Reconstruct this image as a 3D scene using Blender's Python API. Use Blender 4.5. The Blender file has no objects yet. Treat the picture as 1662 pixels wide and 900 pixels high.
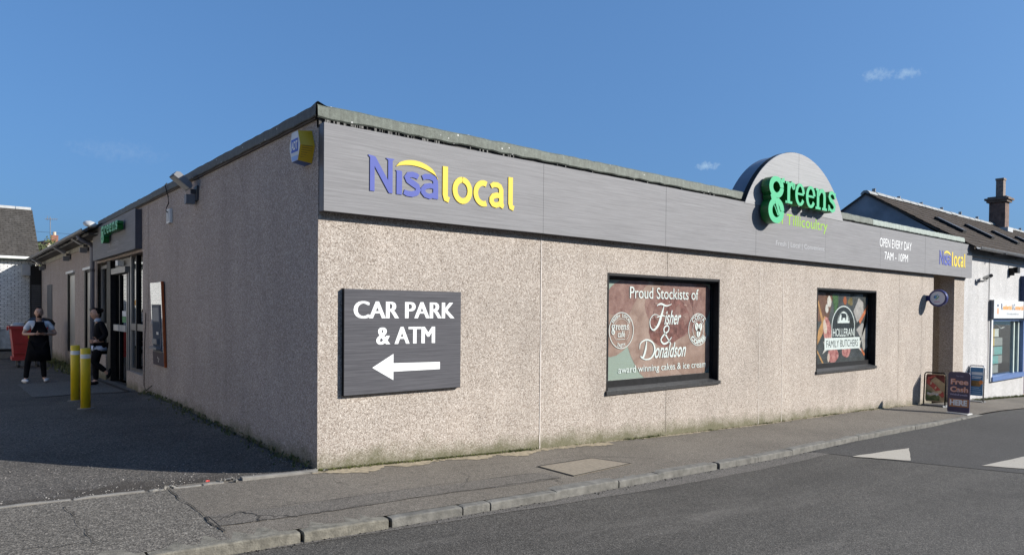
import bpy, bmesh, math, random
from mathutils import Vector, Matrix
random.seed(7)
C = bpy.context.scene.collection
SC = bpy.context.scene

# ------------------------------------------------------------------ camera
YAW, PITCH, ROLL = 0.6884, -0.0166, 0.0086
FPX = 1125.6
CAM = Vector((-3.0529, -6.9248, 1.70))
fw = Vector((math.sin(YAW)*math.cos(PITCH), math.cos(YAW)*math.cos(PITCH), math.sin(PITCH)))
rt0 = Vector((math.cos(YAW), -math.sin(YAW), 0)); up0 = rt0.cross(fw)
rt = rt0*math.cos(ROLL)+up0*math.sin(ROLL); up = -rt0*math.sin(ROLL)+up0*math.cos(ROLL)
cam = bpy.data.cameras.new('camera'); camo = bpy.data.objects.new('camera', cam); C.objects.link(camo)
m = Matrix.Identity(4)
for i in range(3):
    m[i][0] = rt[i]; m[i][1] = up[i]; m[i][2] = -fw[i]; m[i][3] = CAM[i]
camo.matrix_world = m
cam.sensor_width = 36; cam.sensor_fit = 'HORIZONTAL'; cam.lens = FPX/1662*36; cam.shift_y = 72.7/1662
cam.clip_end = 3000; cam.clip_start = .05
SC.camera = camo

# ------------------------------------------------------------------ sky and sun
SUN = Vector((.95, -1, .665)).normalized()
W = bpy.data.worlds.new('World'); SC.world = W; W.use_nodes = True
nt = W.node_tree; nt.nodes.clear()
def wn(t, **k):
    n = nt.nodes.new(t)
    for a, b in k.items(): setattr(n, a, b)
    return n
out = wn('ShaderNodeOutputWorld'); bg = wn('ShaderNodeBackground')
sky = wn('ShaderNodeTexSky', sky_type='NISHITA', sun_disc=False, sun_elevation=math.asin(SUN.z), sun_rotation=math.atan2(SUN.x, SUN.y),
         altitude=60, air_density=1.0, dust_density=3.2, ozone_density=4.5)
tc = wn('ShaderNodeTexCoord')
bg.inputs[1].default_value = .121
last = sky.outputs[0]
# two small wisps of cloud low in the sky
def cloud(col, d, wx, wz, amount, seed):
    d = Vector(d).normalized(); r = Vector((d.y, -d.x, 0)).normalized(); u = r.cross(d)
    def dot(v):
        n = wn('ShaderNodeVectorMath', operation='DOT_PRODUCT'); nt.links.new(tc.outputs['Generated'], n.inputs[0]); n.inputs[1].default_value = v; return n.outputs['Value']
    def mth(op, a, b):
        n = wn('ShaderNodeMath', operation=op)
        for i, q in enumerate((a, b)):
            if isinstance(q, (int, float)): n.inputs[i].default_value = q
            else: nt.links.new(q, n.inputs[i])
        return n.outputs[0]
    a = mth('POWER', mth('ABSOLUTE', mth('DIVIDE', dot(r), wx), 0), 2); b = mth('POWER', mth('ABSOLUTE', mth('DIVIDE', dot(u), wz), 0), 2)
    nz = wn('ShaderNodeTexNoise'); nz.inputs['Scale'].default_value = 150; nz.inputs['Detail'].default_value = 8; nz.inputs['Roughness'].default_value = .68
    nz.noise_dimensions = '4D'; nz.inputs['W'].default_value = seed
    nt.links.new(tc.outputs['Generated'], nz.inputs['Vector'])
    dist = mth('ADD', mth('ADD', a, b), mth('MULTIPLY', mth('SUBTRACT', nz.outputs[0], .5), 4.2))
    fac = mth('MULTIPLY', mth('POWER', mth('MAXIMUM', mth('SUBTRACT', 1.0, dist), 0), 1.4), amount)
    front = mth('GREATER_THAN', dot(d), 0)
    fac = mth('MINIMUM', mth('MULTIPLY', fac, front), .8)
    mx = wn('ShaderNodeMix', data_type='RGBA')
    nt.links.new(fac, mx.inputs[0]); nt.links.new(col, mx.inputs[6]); mx.inputs[7].default_value = (16, 11, 7.5, 1)
    return mx.outputs[2]
def ray(u, v): return fw + rt*((u-831)/FPX) - up*((v-450-72.7)/FPX)
last = cloud(last, ray(1424, 121), .020, .008, .20, 1.0); last = cloud(last, ray(1474, 119), .018, .007, .22, 2.0)
last = cloud(last, ray(1149, 269), .018, .006, .30, 4.0)
last = cloud(last, ray(190, 245), .06, .014, .04, 9.0)
tint = wn('ShaderNodeMix', data_type='RGBA', blend_type='MULTIPLY'); tint.inputs[0].default_value = 1; tint.inputs[7].default_value = (.57, 1.0, 1.58, 1)
gm = wn('ShaderNodeGamma'); gm.inputs[1].default_value = .5; nt.links.new(last, gm.inputs[0]); nt.links.new(gm.outputs[0], tint.inputs[6]); last = tint.outputs[2]
nt.links.new(last, bg.inputs[0]); nt.links.new(bg.outputs[0], out.inputs[0])
sl = bpy.data.lights.new('sun', 'SUN'); sl.energy = 5.0; sl.angle = math.radians(.5); sl.color = (1, .95, .87)
so = bpy.data.objects.new('sun', sl); C.objects.link(so); so.rotation_euler = SUN.to_track_quat('Z', 'Y').to_euler()
SC.view_settings.view_transform = 'Standard'; SC.view_settings.look = 'None'; SC.view_settings.exposure = 0.75; SC.view_settings.gamma = 1
SC.cycles.max_bounces = 6; SC.cycles.diffuse_bounces = 3; SC.cycles.use_denoising = True

# ------------------------------------------------------------------ helpers
def lerp(a, b, t): return a+(b-a)*t
def interp(x, pts):
    if x <= pts[0][0]: return pts[0][1]
    for (a, b), (c, d) in zip(pts, pts[1:]):
        if x <= c: return b+(d-b)*(x-a)/(c-a)
    return pts[-1][1]
GX = [(-40, .95), (-20, .75), (-4, .14), (0, 0), (3.1, -.145), (6, -.265), (9, -.36), (12.2, -.43), (15.5, -.54), (19, -.72), (25, -1.0), (40, -1.5), (90, -2.2)]
def gx(x): return (interp(x-.6, GX)+interp(x, GX)+interp(x+.6, GX))/3
def pav(x, y): return gx(x)+.02*y
KY = [(-60, -1.8), (-1.9, -1.8), (-.16, -1.86), (1.7, -1.84), (3.5, -1.76), (6.6, -1.68), (9, -1.56), (15.2, -1.6), (17, -1.5), (60, -1.4)]
def ky(x): return interp(x, KY)
def kh(x): return interp(x, [(-60, .09), (12.5, .085), (15.3, .012), (60, .01)])
def road(x, y): return pav(x, ky(x))-kh(x)+.018*(y-ky(x))*(1 if y > -6 else 0)+(-.018*4.2 if y <= -6 else 0)
def yardz(x, y):
    z = interp(y, [(-.3, -.03), (1, -.06), (3, -.03), (6, .02), (9, .0), (12, -.05), (18, -.12), (26, -.3), (40, -.4)])
    z += -.02*math.exp(-((x+1.5)**2+(y-.9)**2)/1.2)
    if x < 0: z += .10*math.exp(x/.16)*(1 if 0 < y < 8 else .4)*(0 if 8.2 < y < 13.3 else 1)
    return z + max(0, -x-2)*.03

class MB:
    def __init__(s): s.v = []; s.f = []; s.mi = []; s.smooth = False
    def add(s, vs, fs, mi=0):
        o = len(s.v); s.v += [Vector(v) for v in vs]; s.f += [tuple(i+o for i in f) for f in fs]; s.mi += [mi]*len(fs); return s
    def box(s, x0, x1, y0, y1, z0, z1, mi=0, M=None):
        vs = [Vector((x, y, z)) for z in (z0, z1) for y in (y0, y1) for x in (x0, x1)]
        if M: vs = [M @ v for v in vs]
        return s.add(vs, [(0, 2, 3, 1), (4, 5, 7, 6), (0, 1, 5, 4), (2, 6, 7, 3), (0, 4, 6, 2), (1, 3, 7, 5)], mi)
    def prism(s, poly, fr, d0, d1, mi=0, side=None):
        """poly in (u, v); fr(u, v, w) -> point; from depth d0 (back) to d1 (front)"""
        n = len(poly); a = [fr(u, v, d0) for u, v in poly]; b = [fr(u, v, d1) for u, v in poly]
        s.add(a+b, [tuple(range(n, 2*n))], mi)
        o = len(s.v)-2*n
        s.f += [tuple(o+i for i in reversed(range(n)))]; s.mi += [mi if side is None else side]
        for i in range(n):
            j = (i+1) % n; s.f.append((o+i, o+j, o+n+j, o+n+i)); s.mi.append(mi if side is None else side)
        return s
    def flat(s, poly, fr, d, mi=0):
        return s.add([fr(u, v, d) for u, v in poly], [tuple(range(len(poly)))], mi)
    def ribbon(s, pts, fr, d0, d1, mi=0, side=None):
        """pts: (u, v, halfwidth) stroke, extruded between depths (flat if d0 is None)"""
        L = []; R = []
        for i, (u, v, w) in enumerate(pts):
            a = pts[max(0, i-1)]; b = pts[min(len(pts)-1, i+1)]
            t = Vector((b[0]-a[0], b[1]-a[1]));
            if t.length < 1e-9: t = Vector((1, 0))
            t.normalize(); L.append((u-t.y*w, v+t.x*w)); R.append((u+t.y*w, v-t.x*w))
        n = len(pts); o = len(s.v)
        if d0 is None:
            s.v += [fr(u, v, d1) for u, v in L+R]
            for i in range(n-1): s.f.append((o+i, o+n+i, o+n+i+1, o+i+1)); s.mi.append(mi)
            return s
        s.v += [fr(u, v, d1) for u, v in L+R]+[fr(u, v, d0) for u, v in L+R]
        sd = mi if side is None else side
        for i in range(n-1):
            s.f.append((o+i, o+n+i, o+n+i+1, o+i+1)); s.mi.append(mi)
            s.f.append((o+i, o+i+1, o+2*n+i+1, o+2*n+i)); s.mi.append(sd)
            s.f.append((o+n+i, o+3*n+i, o+3*n+i+1, o+n+i+1)); s.mi.append(sd)
        for i in (0, n-1):
            s.f.append((o+i, o+2*n+i, o+3*n+i, o+n+i)); s.mi.append(sd)
        return s
    def tube(s, pts, r, n=8, mi=0, cap=True, r1=None):
        pts = [Vector(p) for p in pts]; o = len(s.v); k = len(pts)
        for i, p in enumerate(pts):
            t = (pts[min(i+1, k-1)]-pts[max(i-1, 0)]).normalized()
            a = t.orthogonal().normalized() if abs(t.z) < .95 else Vector((1, 0, 0)); a = (a-t*a.dot(t)).normalized(); b = t.cross(a)
            if abs(t.z) < .95: a = Vector((t.y, -t.x, 0)).normalized(); b = t.cross(a)
            rr = r if r1 is None else lerp(r, r1, i/max(1, k-1))
            for j in range(n):
                q = 2*math.pi*j/n; s.v.append(p+a*math.cos(q)*rr+b*math.sin(q)*rr)
        for i in range(k-1):
            for j in range(n): s.f.append((o+i*n+j, o+i*n+(j+1) % n, o+(i+1)*n+(j+1) % n, o+(i+1)*n+j)); s.mi.append(mi)
        if cap: s.f += [tuple(o+j for j in reversed(range(n))), tuple(o+(k-1)*n+j for j in range(n))]; s.mi += [mi, mi]
        return s
    def lathe(s, prof, c, n=16, mi=0):
        c = Vector(c); o = len(s.v)
        for (r, z) in prof:
            for j in range(n):
                q = 2*math.pi*j/n; s.v.append(c+Vector((r*math.cos(q), r*math.sin(q), z)))
        k = len(prof)
        for i in range(k-1):
            for j in range(n): s.f.append((o+i*n+j, o+i*n+(j+1) % n, o+(i+1)*n+(j+1) % n, o+(i+1)*n+j)); s.mi.append(mi)
        s.f += [tuple(o+j for j in reversed(range(n))), tuple(o+(k-1)*n+j for j in range(n))]; s.mi += [mi, mi]
        return s
    def blob(s, c, r, mi=0, jit=0, M=None):
        bm = bmesh.new(); bmesh.ops.create_icosphere(bm, subdivisions=2, radius=1)
        vs = []
        for v in bm.verts:
            k = 1+random.uniform(-jit, jit); p = Vector((v.co.x*r[0]*k, v.co.y*r[1]*k, v.co.z*r[2]*k))
            vs.append((M @ p if M else p)+Vector(c))
        s.add(vs, [tuple(v.index for v in f.verts) for f in bm.faces], mi); bm.free(); return s

def origin(p):
    o = Vector((0, 0, 0))
    while p is not None: o += p.location; p = p.parent
    return o
def tag(o, label=None, cat=None, group=None, kind=None):
    if label: o['label'] = label
    if cat: o['category'] = cat
    if group: o['group'] = group
    if kind: o['kind'] = kind
    return o
def ob(name, mb, mats, parent=None, label=None, cat=None, group=None, kind=None, smooth=False, loc=None):
    me = bpy.data.meshes.new(name)
    off = origin(parent)+(Vector(loc) if loc else Vector((0, 0, 0)))
    me.from_pydata([tuple(v-off) for v in mb.v], [], mb.f)
    if not isinstance(mats, (list, tuple)): mats = [mats]
    for q in mats: me.materials.append(q)
    if len(mats) > 1: me.polygons.foreach_set('material_index', mb.mi)
    if smooth: me.polygons.foreach_set('use_smooth', [True]*len(me.polygons))
    me.update()
    o = bpy.data.objects.new(name, me); C.objects.link(o)
    if loc: o.location = loc
    if parent: o.parent = parent
    return tag(o, label, cat, group, kind)
def empty(name, loc, label, cat, group=None, kind=None):
    o = bpy.data.objects.new(name, None); C.objects.link(o); o.location = loc; o.empty_display_size = .1
    return tag(o, label, cat, group, kind)
def share(name, src, loc, parent, rot=None):
    o = bpy.data.objects.new(name, src.data if hasattr(src, 'data') else src); C.objects.link(o)
    o.parent = parent; o.location = Vector(loc)-origin(parent)
    if rot: o.rotation_euler = rot
    return o
def copy_tree(o, parent=None):
    c = o.copy(); C.objects.link(c); c.parent = parent
    for ch in o.children: copy_tree(ch, c)
    return c

# ------------------------------------------------------------------ materials
def nodes(name):
    mt = bpy.data.materials.new(name); mt.use_nodes = True; t = mt.node_tree; t.nodes.clear()
    o = t.nodes.new('ShaderNodeOutputMaterial'); p = t.nodes.new('ShaderNodeBsdfPrincipled'); t.links.new(p.outputs[0], o.inputs[0])
    return mt, t, p
def N(t, ty, ins=None, **k):
    n = t.nodes.new(ty)
    for a, b in k.items(): setattr(n, a, b)
    for a, b in (ins or {}).items():
        if isinstance(b, bpy.types.NodeSocket): t.links.new(b, n.inputs[a])
        else: n.inputs[a].default_value = b
    return n
def c4(c): return (c[0], c[1], c[2], 1)
def coords(t, scale=(1, 1, 1)):
    a = N(t, 'ShaderNodeNewGeometry'); b = N(t, 'ShaderNodeMapping'); t.links.new(a.outputs['Position'], b.inputs[0]); b.inputs['Scale'].default_value = scale
    return b.outputs[0]
def noise(t, vec, scale, detail=4, rough=.55): return N(t, 'ShaderNodeTexNoise', {'Vector': vec, 'Scale': scale, 'Detail': detail, 'Roughness': rough}).outputs[0]
def ramp(t, fac, stops):
    r = N(t, 'ShaderNodeValToRGB', {0: fac}); e = r.color_ramp.elements
    while len(e) < len(stops): e.new(.5)
    for i, (p, c) in enumerate(stops): e[i].position = p; e[i].color = c4(c) if not isinstance(c, (int, float)) else (c, c, c, 1)
    return r.outputs[0]
def mixc(t, fac, a, b, mode='MIX'):
    n = N(t, 'ShaderNodeMix', data_type='RGBA', blend_type=mode)
    for i, q in ((0, fac), (6, a), (7, b)):
        if isinstance(q, bpy.types.NodeSocket): t.links.new(q, n.inputs[i])
        elif i == 0: n.inputs[0].default_value = q
        else: n.inputs[i].default_value = c4(q)
    return n.outputs[2]
def bump(t, p, h, strength, dist=.01):
    b = N(t, 'ShaderNodeBump', {'Height': h, 'Strength': strength, 'Distance': dist}); t.links.new(b.outputs[0], p.inputs['Normal'])
def mth(t, op, a, b=0.0):
    n = N(t, 'ShaderNodeMath', operation=op)
    for i, q in enumerate((a, b)):
        if isinstance(q, bpy.types.NodeSocket): t.links.new(q, n.inputs[i])
        else: n.inputs[i].default_value = q
    return n.outputs[0]
_mats = {}
def plain(name, col, rough=.6, var=.12, scale=6, metal=0, bmp=0, bscale=80, spec=.5, stretch=(1, 1, 1), coat=0):
    if name in _mats: return _mats[name]
    mt, t, p = nodes(name); v = coords(t, stretch)
    n = noise(t, v, scale, 5)
    c = ramp(t, n, [(.3, [max(0, x*(1-var)) for x in col]), (.7, [min(1, x*(1+var)) for x in col])])
    t.links.new(c, p.inputs['Base Color']); p.inputs['Roughness'].default_value = rough; p.inputs['Metallic'].default_value = metal
    p.inputs['Specular IOR Level'].default_value = spec; p.inputs['Coat Weight'].default_value = coat
    if bmp: bump(t, p, noise(t, v, bscale, 4), bmp, .008)
    _mats[name] = mt; return mt
def pebble(name, lo, mid, hi, dirt=True, scale=84, gapv=.7):
    mt, t, p = nodes(name); v = coords(t)
    vo = N(t, 'ShaderNodeTexVoronoi', {'Vector': v, 'Scale': scale, 'Randomness': 1.0}, feature='F1')
    sep = N(t, 'ShaderNodeSeparateColor', {0: vo.outputs['Color']})
    c = ramp(t, sep.outputs[0], [(0, [x*.66 for x in lo]), (.12, lo), (.45, mid), (.85, hi), (1, [min(1, x*1.25) for x in hi])])
    edge = N(t, 'ShaderNodeTexVoronoi', {'Vector': v, 'Scale': scale}, feature='DISTANCE_TO_EDGE')
    gap = ramp(t, edge.outputs['Distance'], [(0, gapv), (.2, 1)])
    c = mixc(t, 1, c, gap, 'MULTIPLY')
    big = noise(t, v, .9, 6, .65); c = mixc(t, 1, c, ramp(t, big, [(.3, (.86, .85, .84)), (.7, (1.06, 1.04, 1.02))]), 'MULTIPLY')
    wide = noise(t, coords(t, (1.6, 1.6, .22)), 1.5, 5, .6); c = mixc(t, 1, c, ramp(t, wide, [(.34, (.91, .905, .90)), (.55, (1, 1, 1))]), 'MULTIPLY')
    if dirt:
        sz = N(t, 'ShaderNodeSeparateXYZ', {0: coords(t)})
        # height above the sloping pavement
        h = mth(t, 'ADD', sz.outputs[2], mth(t, 'MULTIPLY', mth(t, 'MAXIMUM', sz.outputs[0], 0.0), .038))
        w = mth(t, 'ADD', h, mth(t, 'MULTIPLY', mth(t, 'SUBTRACT', noise(t, v, 2.3, 6, .7), .5), -.55))
        f = ramp(t, w, [(.0, .85), (.07, .55), (.22, 0)])
        c = mixc(t, f, c, (.10, .098, .052))
    t.links.new(c, p.inputs['Base Color']); p.inputs['Roughness'].default_value = .9; p.inputs['Specular IOR Level'].default_value = .2
    hgt = mth(t, 'ADD', mth(t, 'MINIMUM', edge.outputs['Distance'], .3), mth(t, 'MULTIPLY', sep.outputs[1], .25))
    bump(t, p, hgt, .5, .014)
    return mt
M_wall = pebble('pebbledash', (.315, .268, .23), (.425, .375, .332), (.51, .465, .42))
M_wall_shade = pebble('pebbledash_shade', (.36, .30, .27), (.46, .395, .36), (.53, .47, .435))  # same pebbledash as the front, its colour shifted to suit the shaded side
M_white = pebble('white_roughcast', (.45, .45, .46), (.485, .49, .495), (.515, .515, .52), dirt=False, scale=55, gapv=.88)
def asphalt(name, a, b, sc=150, patch=(.75, 1.2), bmp=.6, warm=0, cracks=0):
    mt, t, p = nodes(name); v = coords(t)
    vo = N(t, 'ShaderNodeTexVoronoi', {'Vector': v, 'Scale': sc}, feature='F1'); s = N(t, 'ShaderNodeSeparateColor', {0: vo.outputs['Color']})
    c = ramp(t, s.outputs[0], [(0, [x*.5 for x in a]), (.3, a), (.8, b), (1, [x*1.7 for x in b])])
    g = noise(t, v, 26, 5, .8); c = mixc(t, 1, c, ramp(t, g, [(.3, .74), (.7, 1.25)]), 'MULTIPLY')
    big = noise(t, v, .55, 7, .68); c = mixc(t, 1, c, ramp(t, big, [(.28, patch[0]), (.72, patch[1])]), 'MULTIPLY')
    st = noise(t, v, 3.1, 6, .7); c = mixc(t, ramp(t, st, [(.6, 0), (.8, .4)]), c, [x*.45 for x in a])
    if name == 'road_asphalt':
        lane = noise(t, coords(t, (.06, 1.1, 1)), 1.0, 4, .6); c = mixc(t, 1, c, ramp(t, lane, [(.35, .82), (.65, 1.2)]), 'MULTIPLY')
        oil = noise(t, coords(t, (.5, .9, 1)), 1.4, 3, .5); c = mixc(t, ramp(t, oil, [(.6, 0), (.75, .45)]), c, [x*.55 for x in a])
        pale = noise(t, coords(t, (.35, 1.6, 1)), .9, 5, .7); c = mixc(t, ramp(t, pale, [(.55, 0), (.75, .5)]), c, [x*1.9 for x in b])
    if name == 'yard_asphalt':
        ps = N(t, 'ShaderNodeVectorMath', {0: v, 1: (-1.7, .55, 0)}, operation='SUBTRACT').outputs[0]; ps = N(t, 'ShaderNodeVectorMath', {0: ps, 1: (.62, 1.5, 0)}, operation='MULTIPLY').outputs[0]
        ds = N(t, 'ShaderNodeVectorMath', {0: ps}, operation='LENGTH').outputs['Value']; ds = mth(t, 'ADD', ds, mth(t, 'MULTIPLY', mth(t, 'SUBTRACT', noise(t, v, 2.2, 6, .7), .5), 1.5))
        c = mixc(t, ramp(t, ds, [(.35, .72), (.75, 0)]), c, (.034, .028, .022))
    if cracks:
        ck = N(t, 'ShaderNodeTexVoronoi', {'Vector': N(t, 'ShaderNodeVectorMath', {0: v, 1: N(t, 'ShaderNodeTexNoise', {'Vector': v, 'Scale': 2.5, 'Detail': 4}).outputs[1]}, operation='ADD').outputs[0], 'Scale': .55}, feature='DISTANCE_TO_EDGE')
        k = mth(t, 'MULTIPLY', ramp(t, ck.outputs['Distance'], [(0, 1), (.006, 0)]), ramp(t, noise(t, v, .9, 2), [(.5, 0), (.6, cracks)]))
        c = mixc(t, k, c, [x*.3 for x in a])
    t.links.new(c, p.inputs['Base Color']); p.inputs['Roughness'].default_value = .88; p.inputs['Specular IOR Level'].default_value = .3
    bump(t, p, mth(t, 'ADD', vo.outputs['Distance'], mth(t, 'MULTIPLY', g, .8)), bmp, .008)
    return mt
M_road = asphalt('road_asphalt', (.052, .0485, .0435), (.082, .076, .068), 110, (.82, 1.16), .35)
M_road2 = asphalt('table_asphalt', (.042, .040, .038), (.064, .061, .058), 170, (.85, 1.15), .3)
M_pave = asphalt('pavement_asphalt', (.108, .094, .079), (.15, .134, .112), 190, (.78, 1.2), .25, cracks=.6)
M_pave_coarse = asphalt('coarse_asphalt', (.085, .077, .066), (.145, .132, .114), 95, (.85, 1.15), .4, cracks=.5)
M_patch = asphalt('patch_asphalt', (.095, .085, .074), (.135, .122, .106), 150, (.9, 1.1), .4)
M_yard = asphalt('yard_asphalt', (.052, .049, .045), (.11, .10, .09), 95, (.6, 1.35), .5, cracks=.7)
M_conc = plain('concrete', (.17, .16, .145), .9, .2, 9, bmp=.5)
M_kerb = plain('kerb_stone', (.125, .12, .108), .95, .35, 9, bmp=.7, bscale=60)
M_kerb2 = plain('kerb_stone_lichen', (.142, .132, .108), .95, .4, 14, bmp=.7, bscale=70)
M_cover = plain('cover_slab', (.20, .17, .13), .9, .22, 30, bmp=.5)
M_crack = plain('crack_dark', (.022, .02, .018), 1, .3, 40)
def paint():
    mt, t, p = nodes('worn_road_paint'); v = coords(t); n = noise(t, coords(t, (5, 9, 5)), 1.6, 8, .75); g = noise(t, v, 60, 4, .8)
    c = ramp(t, g, [(.3, (.29, .265, .225)), (.7, (.40, .37, .32))]); c = mixc(t, ramp(t, n, [(.60, 0), (.66, .85)]), c, (.085, .08, .075))
    t.links.new(c, p.inputs['Base Color']); p.inputs['Roughness'].default_value = .85; bump(t, p, g, .4, .006); return mt
M_paint = paint()
M_dirt = plain('dry_dirt', (.27, .225, .155), 1, .35, 16, bmp=.6)
M_moss = plain('moss', (.10, .11, .03), 1, .5, 30)
M_grass = plain('weeds', (.11, .125, .045), .9, .5, 20)
M_gravel = plain('gravel', (.22, .21, .2), .95, .6, 60)
def grain(name, a, b, sc=(1.2, 1.2, 70), rough=.42, metal=0, spec=.5):
    mt, t, p = nodes(name); v = coords(t, sc)
    n = noise(t, v, 1.0, 8, .62); n2 = noise(t, coords(t, (sc[0]*5, sc[1]*5, sc[2]*3.2)), 1.0, 3, .6)
    c = ramp(t, mth(t, 'ADD', mth(t, 'MULTIPLY', n, .72), mth(t, 'MULTIPLY', n2, .28)), [(.32, a), (.66, b)])
    t.links.new(c, p.inputs['Base Color']); p.inputs['Roughness'].default_value = rough; p.inputs['Metallic'].default_value = metal; p.inputs['Specular IOR Level'].default_value = spec
    bump(t, p, n2, .05, .002); return mt
M_fascia = grain('grey_laminate', (.145, .143, .148), (.235, .233, .24), rough=.62, spec=.16)
M_arch = grain('pale_laminate', (.21, .21, .215), (.32, .32, .325), rough=.6, spec=.2)
M_fascia_side = plain('grey_trim', (.07, .07, .085), .4, .08)
M_signdark = grain('dark_laminate', (.05, .05, .057), (.105, .104, .114), rough=.7, spec=.1)
def flash(name, a, b, c3):
    mt, t, p = nodes(name); v = coords(t)
    n = noise(t, v, 16, 8, .85); n2 = noise(t, coords(t, (14, 14, 1.2)), 2, 4, .6)
    c = ramp(t, n, [(.3, a), (.55, b), (.75, c3)]); c = mixc(t, 1, c, ramp(t, n2, [(.3, .7), (.6, 1.1)]), 'MULTIPLY')
    vo = N(t, 'ShaderNodeTexVoronoi', {'Vector': v, 'Scale': 7}); c = mixc(t, ramp(t, vo.outputs['Distance'], [(.06, .9), (.1, 0)]), c, (.5, .5, .48))
    t.links.new(c, p.inputs['Base Color']); p.inputs['Roughness'].default_value = .7; bump(t, p, n, .4, .01); return mt
M_flash = flash('felt_edging', (.05, .056, .042), (.10, .115, .095), (.18, .205, .175))
M_flash_new = flash('pale_edging', (.18, .215, .19), (.25, .29, .26), (.31, .345, .32))
M_flash_side = flash('felt_edging_dark', (.05, .055, .055), (.085, .092, .09), (.12, .13, .125))
M_dark = plain('dark_void', (.012, .012, .012), .9)
M_black = plain('black_paint', (.011, .011, .012), .5, .3, 12, spec=.15)
M_blackw = plain('black_worn_sill', (.035, .035, .036), .45, .5, 25, bmp=.3)
M_offwhite = plain('white_paint', (.72, .72, .70), .5, .08)
M_lightgrey = plain('pale_grey_metal', (.42, .42, .41), .45, .12)
M_grey = plain('grey_plastic', (.16, .165, .18), .5, .15)
M_greydk = plain('dark_grey_metal', (.055, .057, .063), .45, .15)
M_print_white = plain('white_print', (.74, .75, .75), .6, .03, spec=.1)
M_joint = plain('sealant', (.54, .49, .45), .8, .15, 30)
M_joint_side = plain('joint_line', (.09, .08, .075), .9)
M_violet = plain('violet_letter', (.095, .115, .34), .6, .04, spec=.1)
M_violet_side = plain('violet_side', (.04, .045, .12), .5, .05)
M_yellow = plain('yellow_letter', (.66, .50, .085), .6, .04, spec=.1)
M_yellow_side = plain('yellow_side', (.28, .20, .02), .5, .05)
M_mint = plain('mint_face', (.085, .40, .215), .6, .04, spec=.1)
M_green = plain('green_return', (.008, .13, .022), .35, .1)
M_lime = plain('lime_print', (.25, .45, .05), .6, .05, spec=.1)
M_silver = plain('silver_print', (.36, .365, .38), .5, .1, 40, spec=.2)
M_mirror = plain('polished_shell', (.20, .25, .34), .25, .1, 3, metal=.7)
M_bollard = None
def bollard_mat():
    mt, t, p = nodes('yellow_post'); v = coords(t)
    n = noise(t, v, 8, 8, .75); c = ramp(t, n, [(.31, (.22, .14, .05)), (.35, (.62, .44, .01)), (.7, (.70, .50, .012))])
    t.links.new(c, p.inputs['Base Color']); p.inputs['Roughness'].default_value = .4; bump(t, p, n, .1, .003); return mt
M_bollard = bollard_mat()
def glass(name, tint=(.55, .6, .6), rough=.01, ior=1.65):
    mt, t, p = nodes(name); t.nodes.remove(p); o = [n for n in t.nodes if n.type == 'OUTPUT_MATERIAL'][0]
    tr = N(t, 'ShaderNodeBsdfTransparent', {0: c4(tint)}); gl = N(t, 'ShaderNodeBsdfGlossy', {0: (1, 1, 1, 1), 'Roughness': rough})
    f0 = ((ior-1)/(ior+1))**2*1.3; lw = N(t, 'ShaderNodeLayerWeight', {'Blend': .5})
    fac = mth(t, 'ADD', mth(t, 'MULTIPLY', mth(t, 'POWER', lw.outputs['Facing'], 5.0), 1-f0), f0); mx = N(t, 'ShaderNodeMixShader', {0: fac, 1: tr.outputs[0], 2: gl.outputs[0]}); t.links.new(mx.outputs[0], o.inputs[0]); return mt
M_glass = glass('window_glass', (.93, .95, .94), .01, 1.42); M_glass_dk = glass('tinted_glass', (.16, .17, .18), .01, 1.6)
def brickmat(name, a, b, var=.3):
    mt, t, p = nodes(name); oi = N(t, 'ShaderNodeObjectInfo'); v = coords(t)
    c = ramp(t, oi.outputs['Random'], [(0, a), (1, b)]); n = noise(t, v, 14, 6, .7); c = mixc(t, 1, c, ramp(t, n, [(.3, 1-var), (.65, 1.05)]), 'MULTIPLY')
    t.links.new(c, p.inputs['Base Color']); p.inputs['Roughness'].default_value = .85; bump(t, p, noise(t, v, 60, 4), .4, .006); return mt
M_wbrick = brickmat('white_painted_brick', (.70, .71, .70), (.86, .87, .86), .35)
M_slate = brickmat('grey_brown_tile', (.075, .062, .052), (.12, .102, .088), .5)
def tilemat(name, a, b):
    mt, t, p = nodes(name); v = coords(t)
    n = noise(t, v, 5, 7, .75); n2 = noise(t, coords(t, (5, 1.6, 1.6)), 1.3, 5, .7); c = ramp(t, n, [(.3, a), (.7, b)]); c = mixc(t, 1, c, ramp(t, n2, [(.3, .72), (.65, 1.15)]), 'MULTIPLY')
    lich = noise(t, v, 11, 5, .8); c = mixc(t, ramp(t, lich, [(.63, 0), (.75, .6)]), c, (.20, .19, .15))
    t.links.new(c, p.inputs['Base Color']); p.inputs['Roughness'].default_value = .9; p.inputs['Specular IOR Level'].default_value = .1; bump(t, p, n, .4, .01); return mt
M_tile = tilemat('brown_roof_tile', (.045, .037, .031), (.082, .067, .056))
M_slate_far = tilemat('grey_roof_tile', (.05, .046, .042), (.09, .083, .076))
M_orange_tile = tilemat('orange_roof_tile', (.25, .10, .05), (.4, .17, .08))

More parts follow.
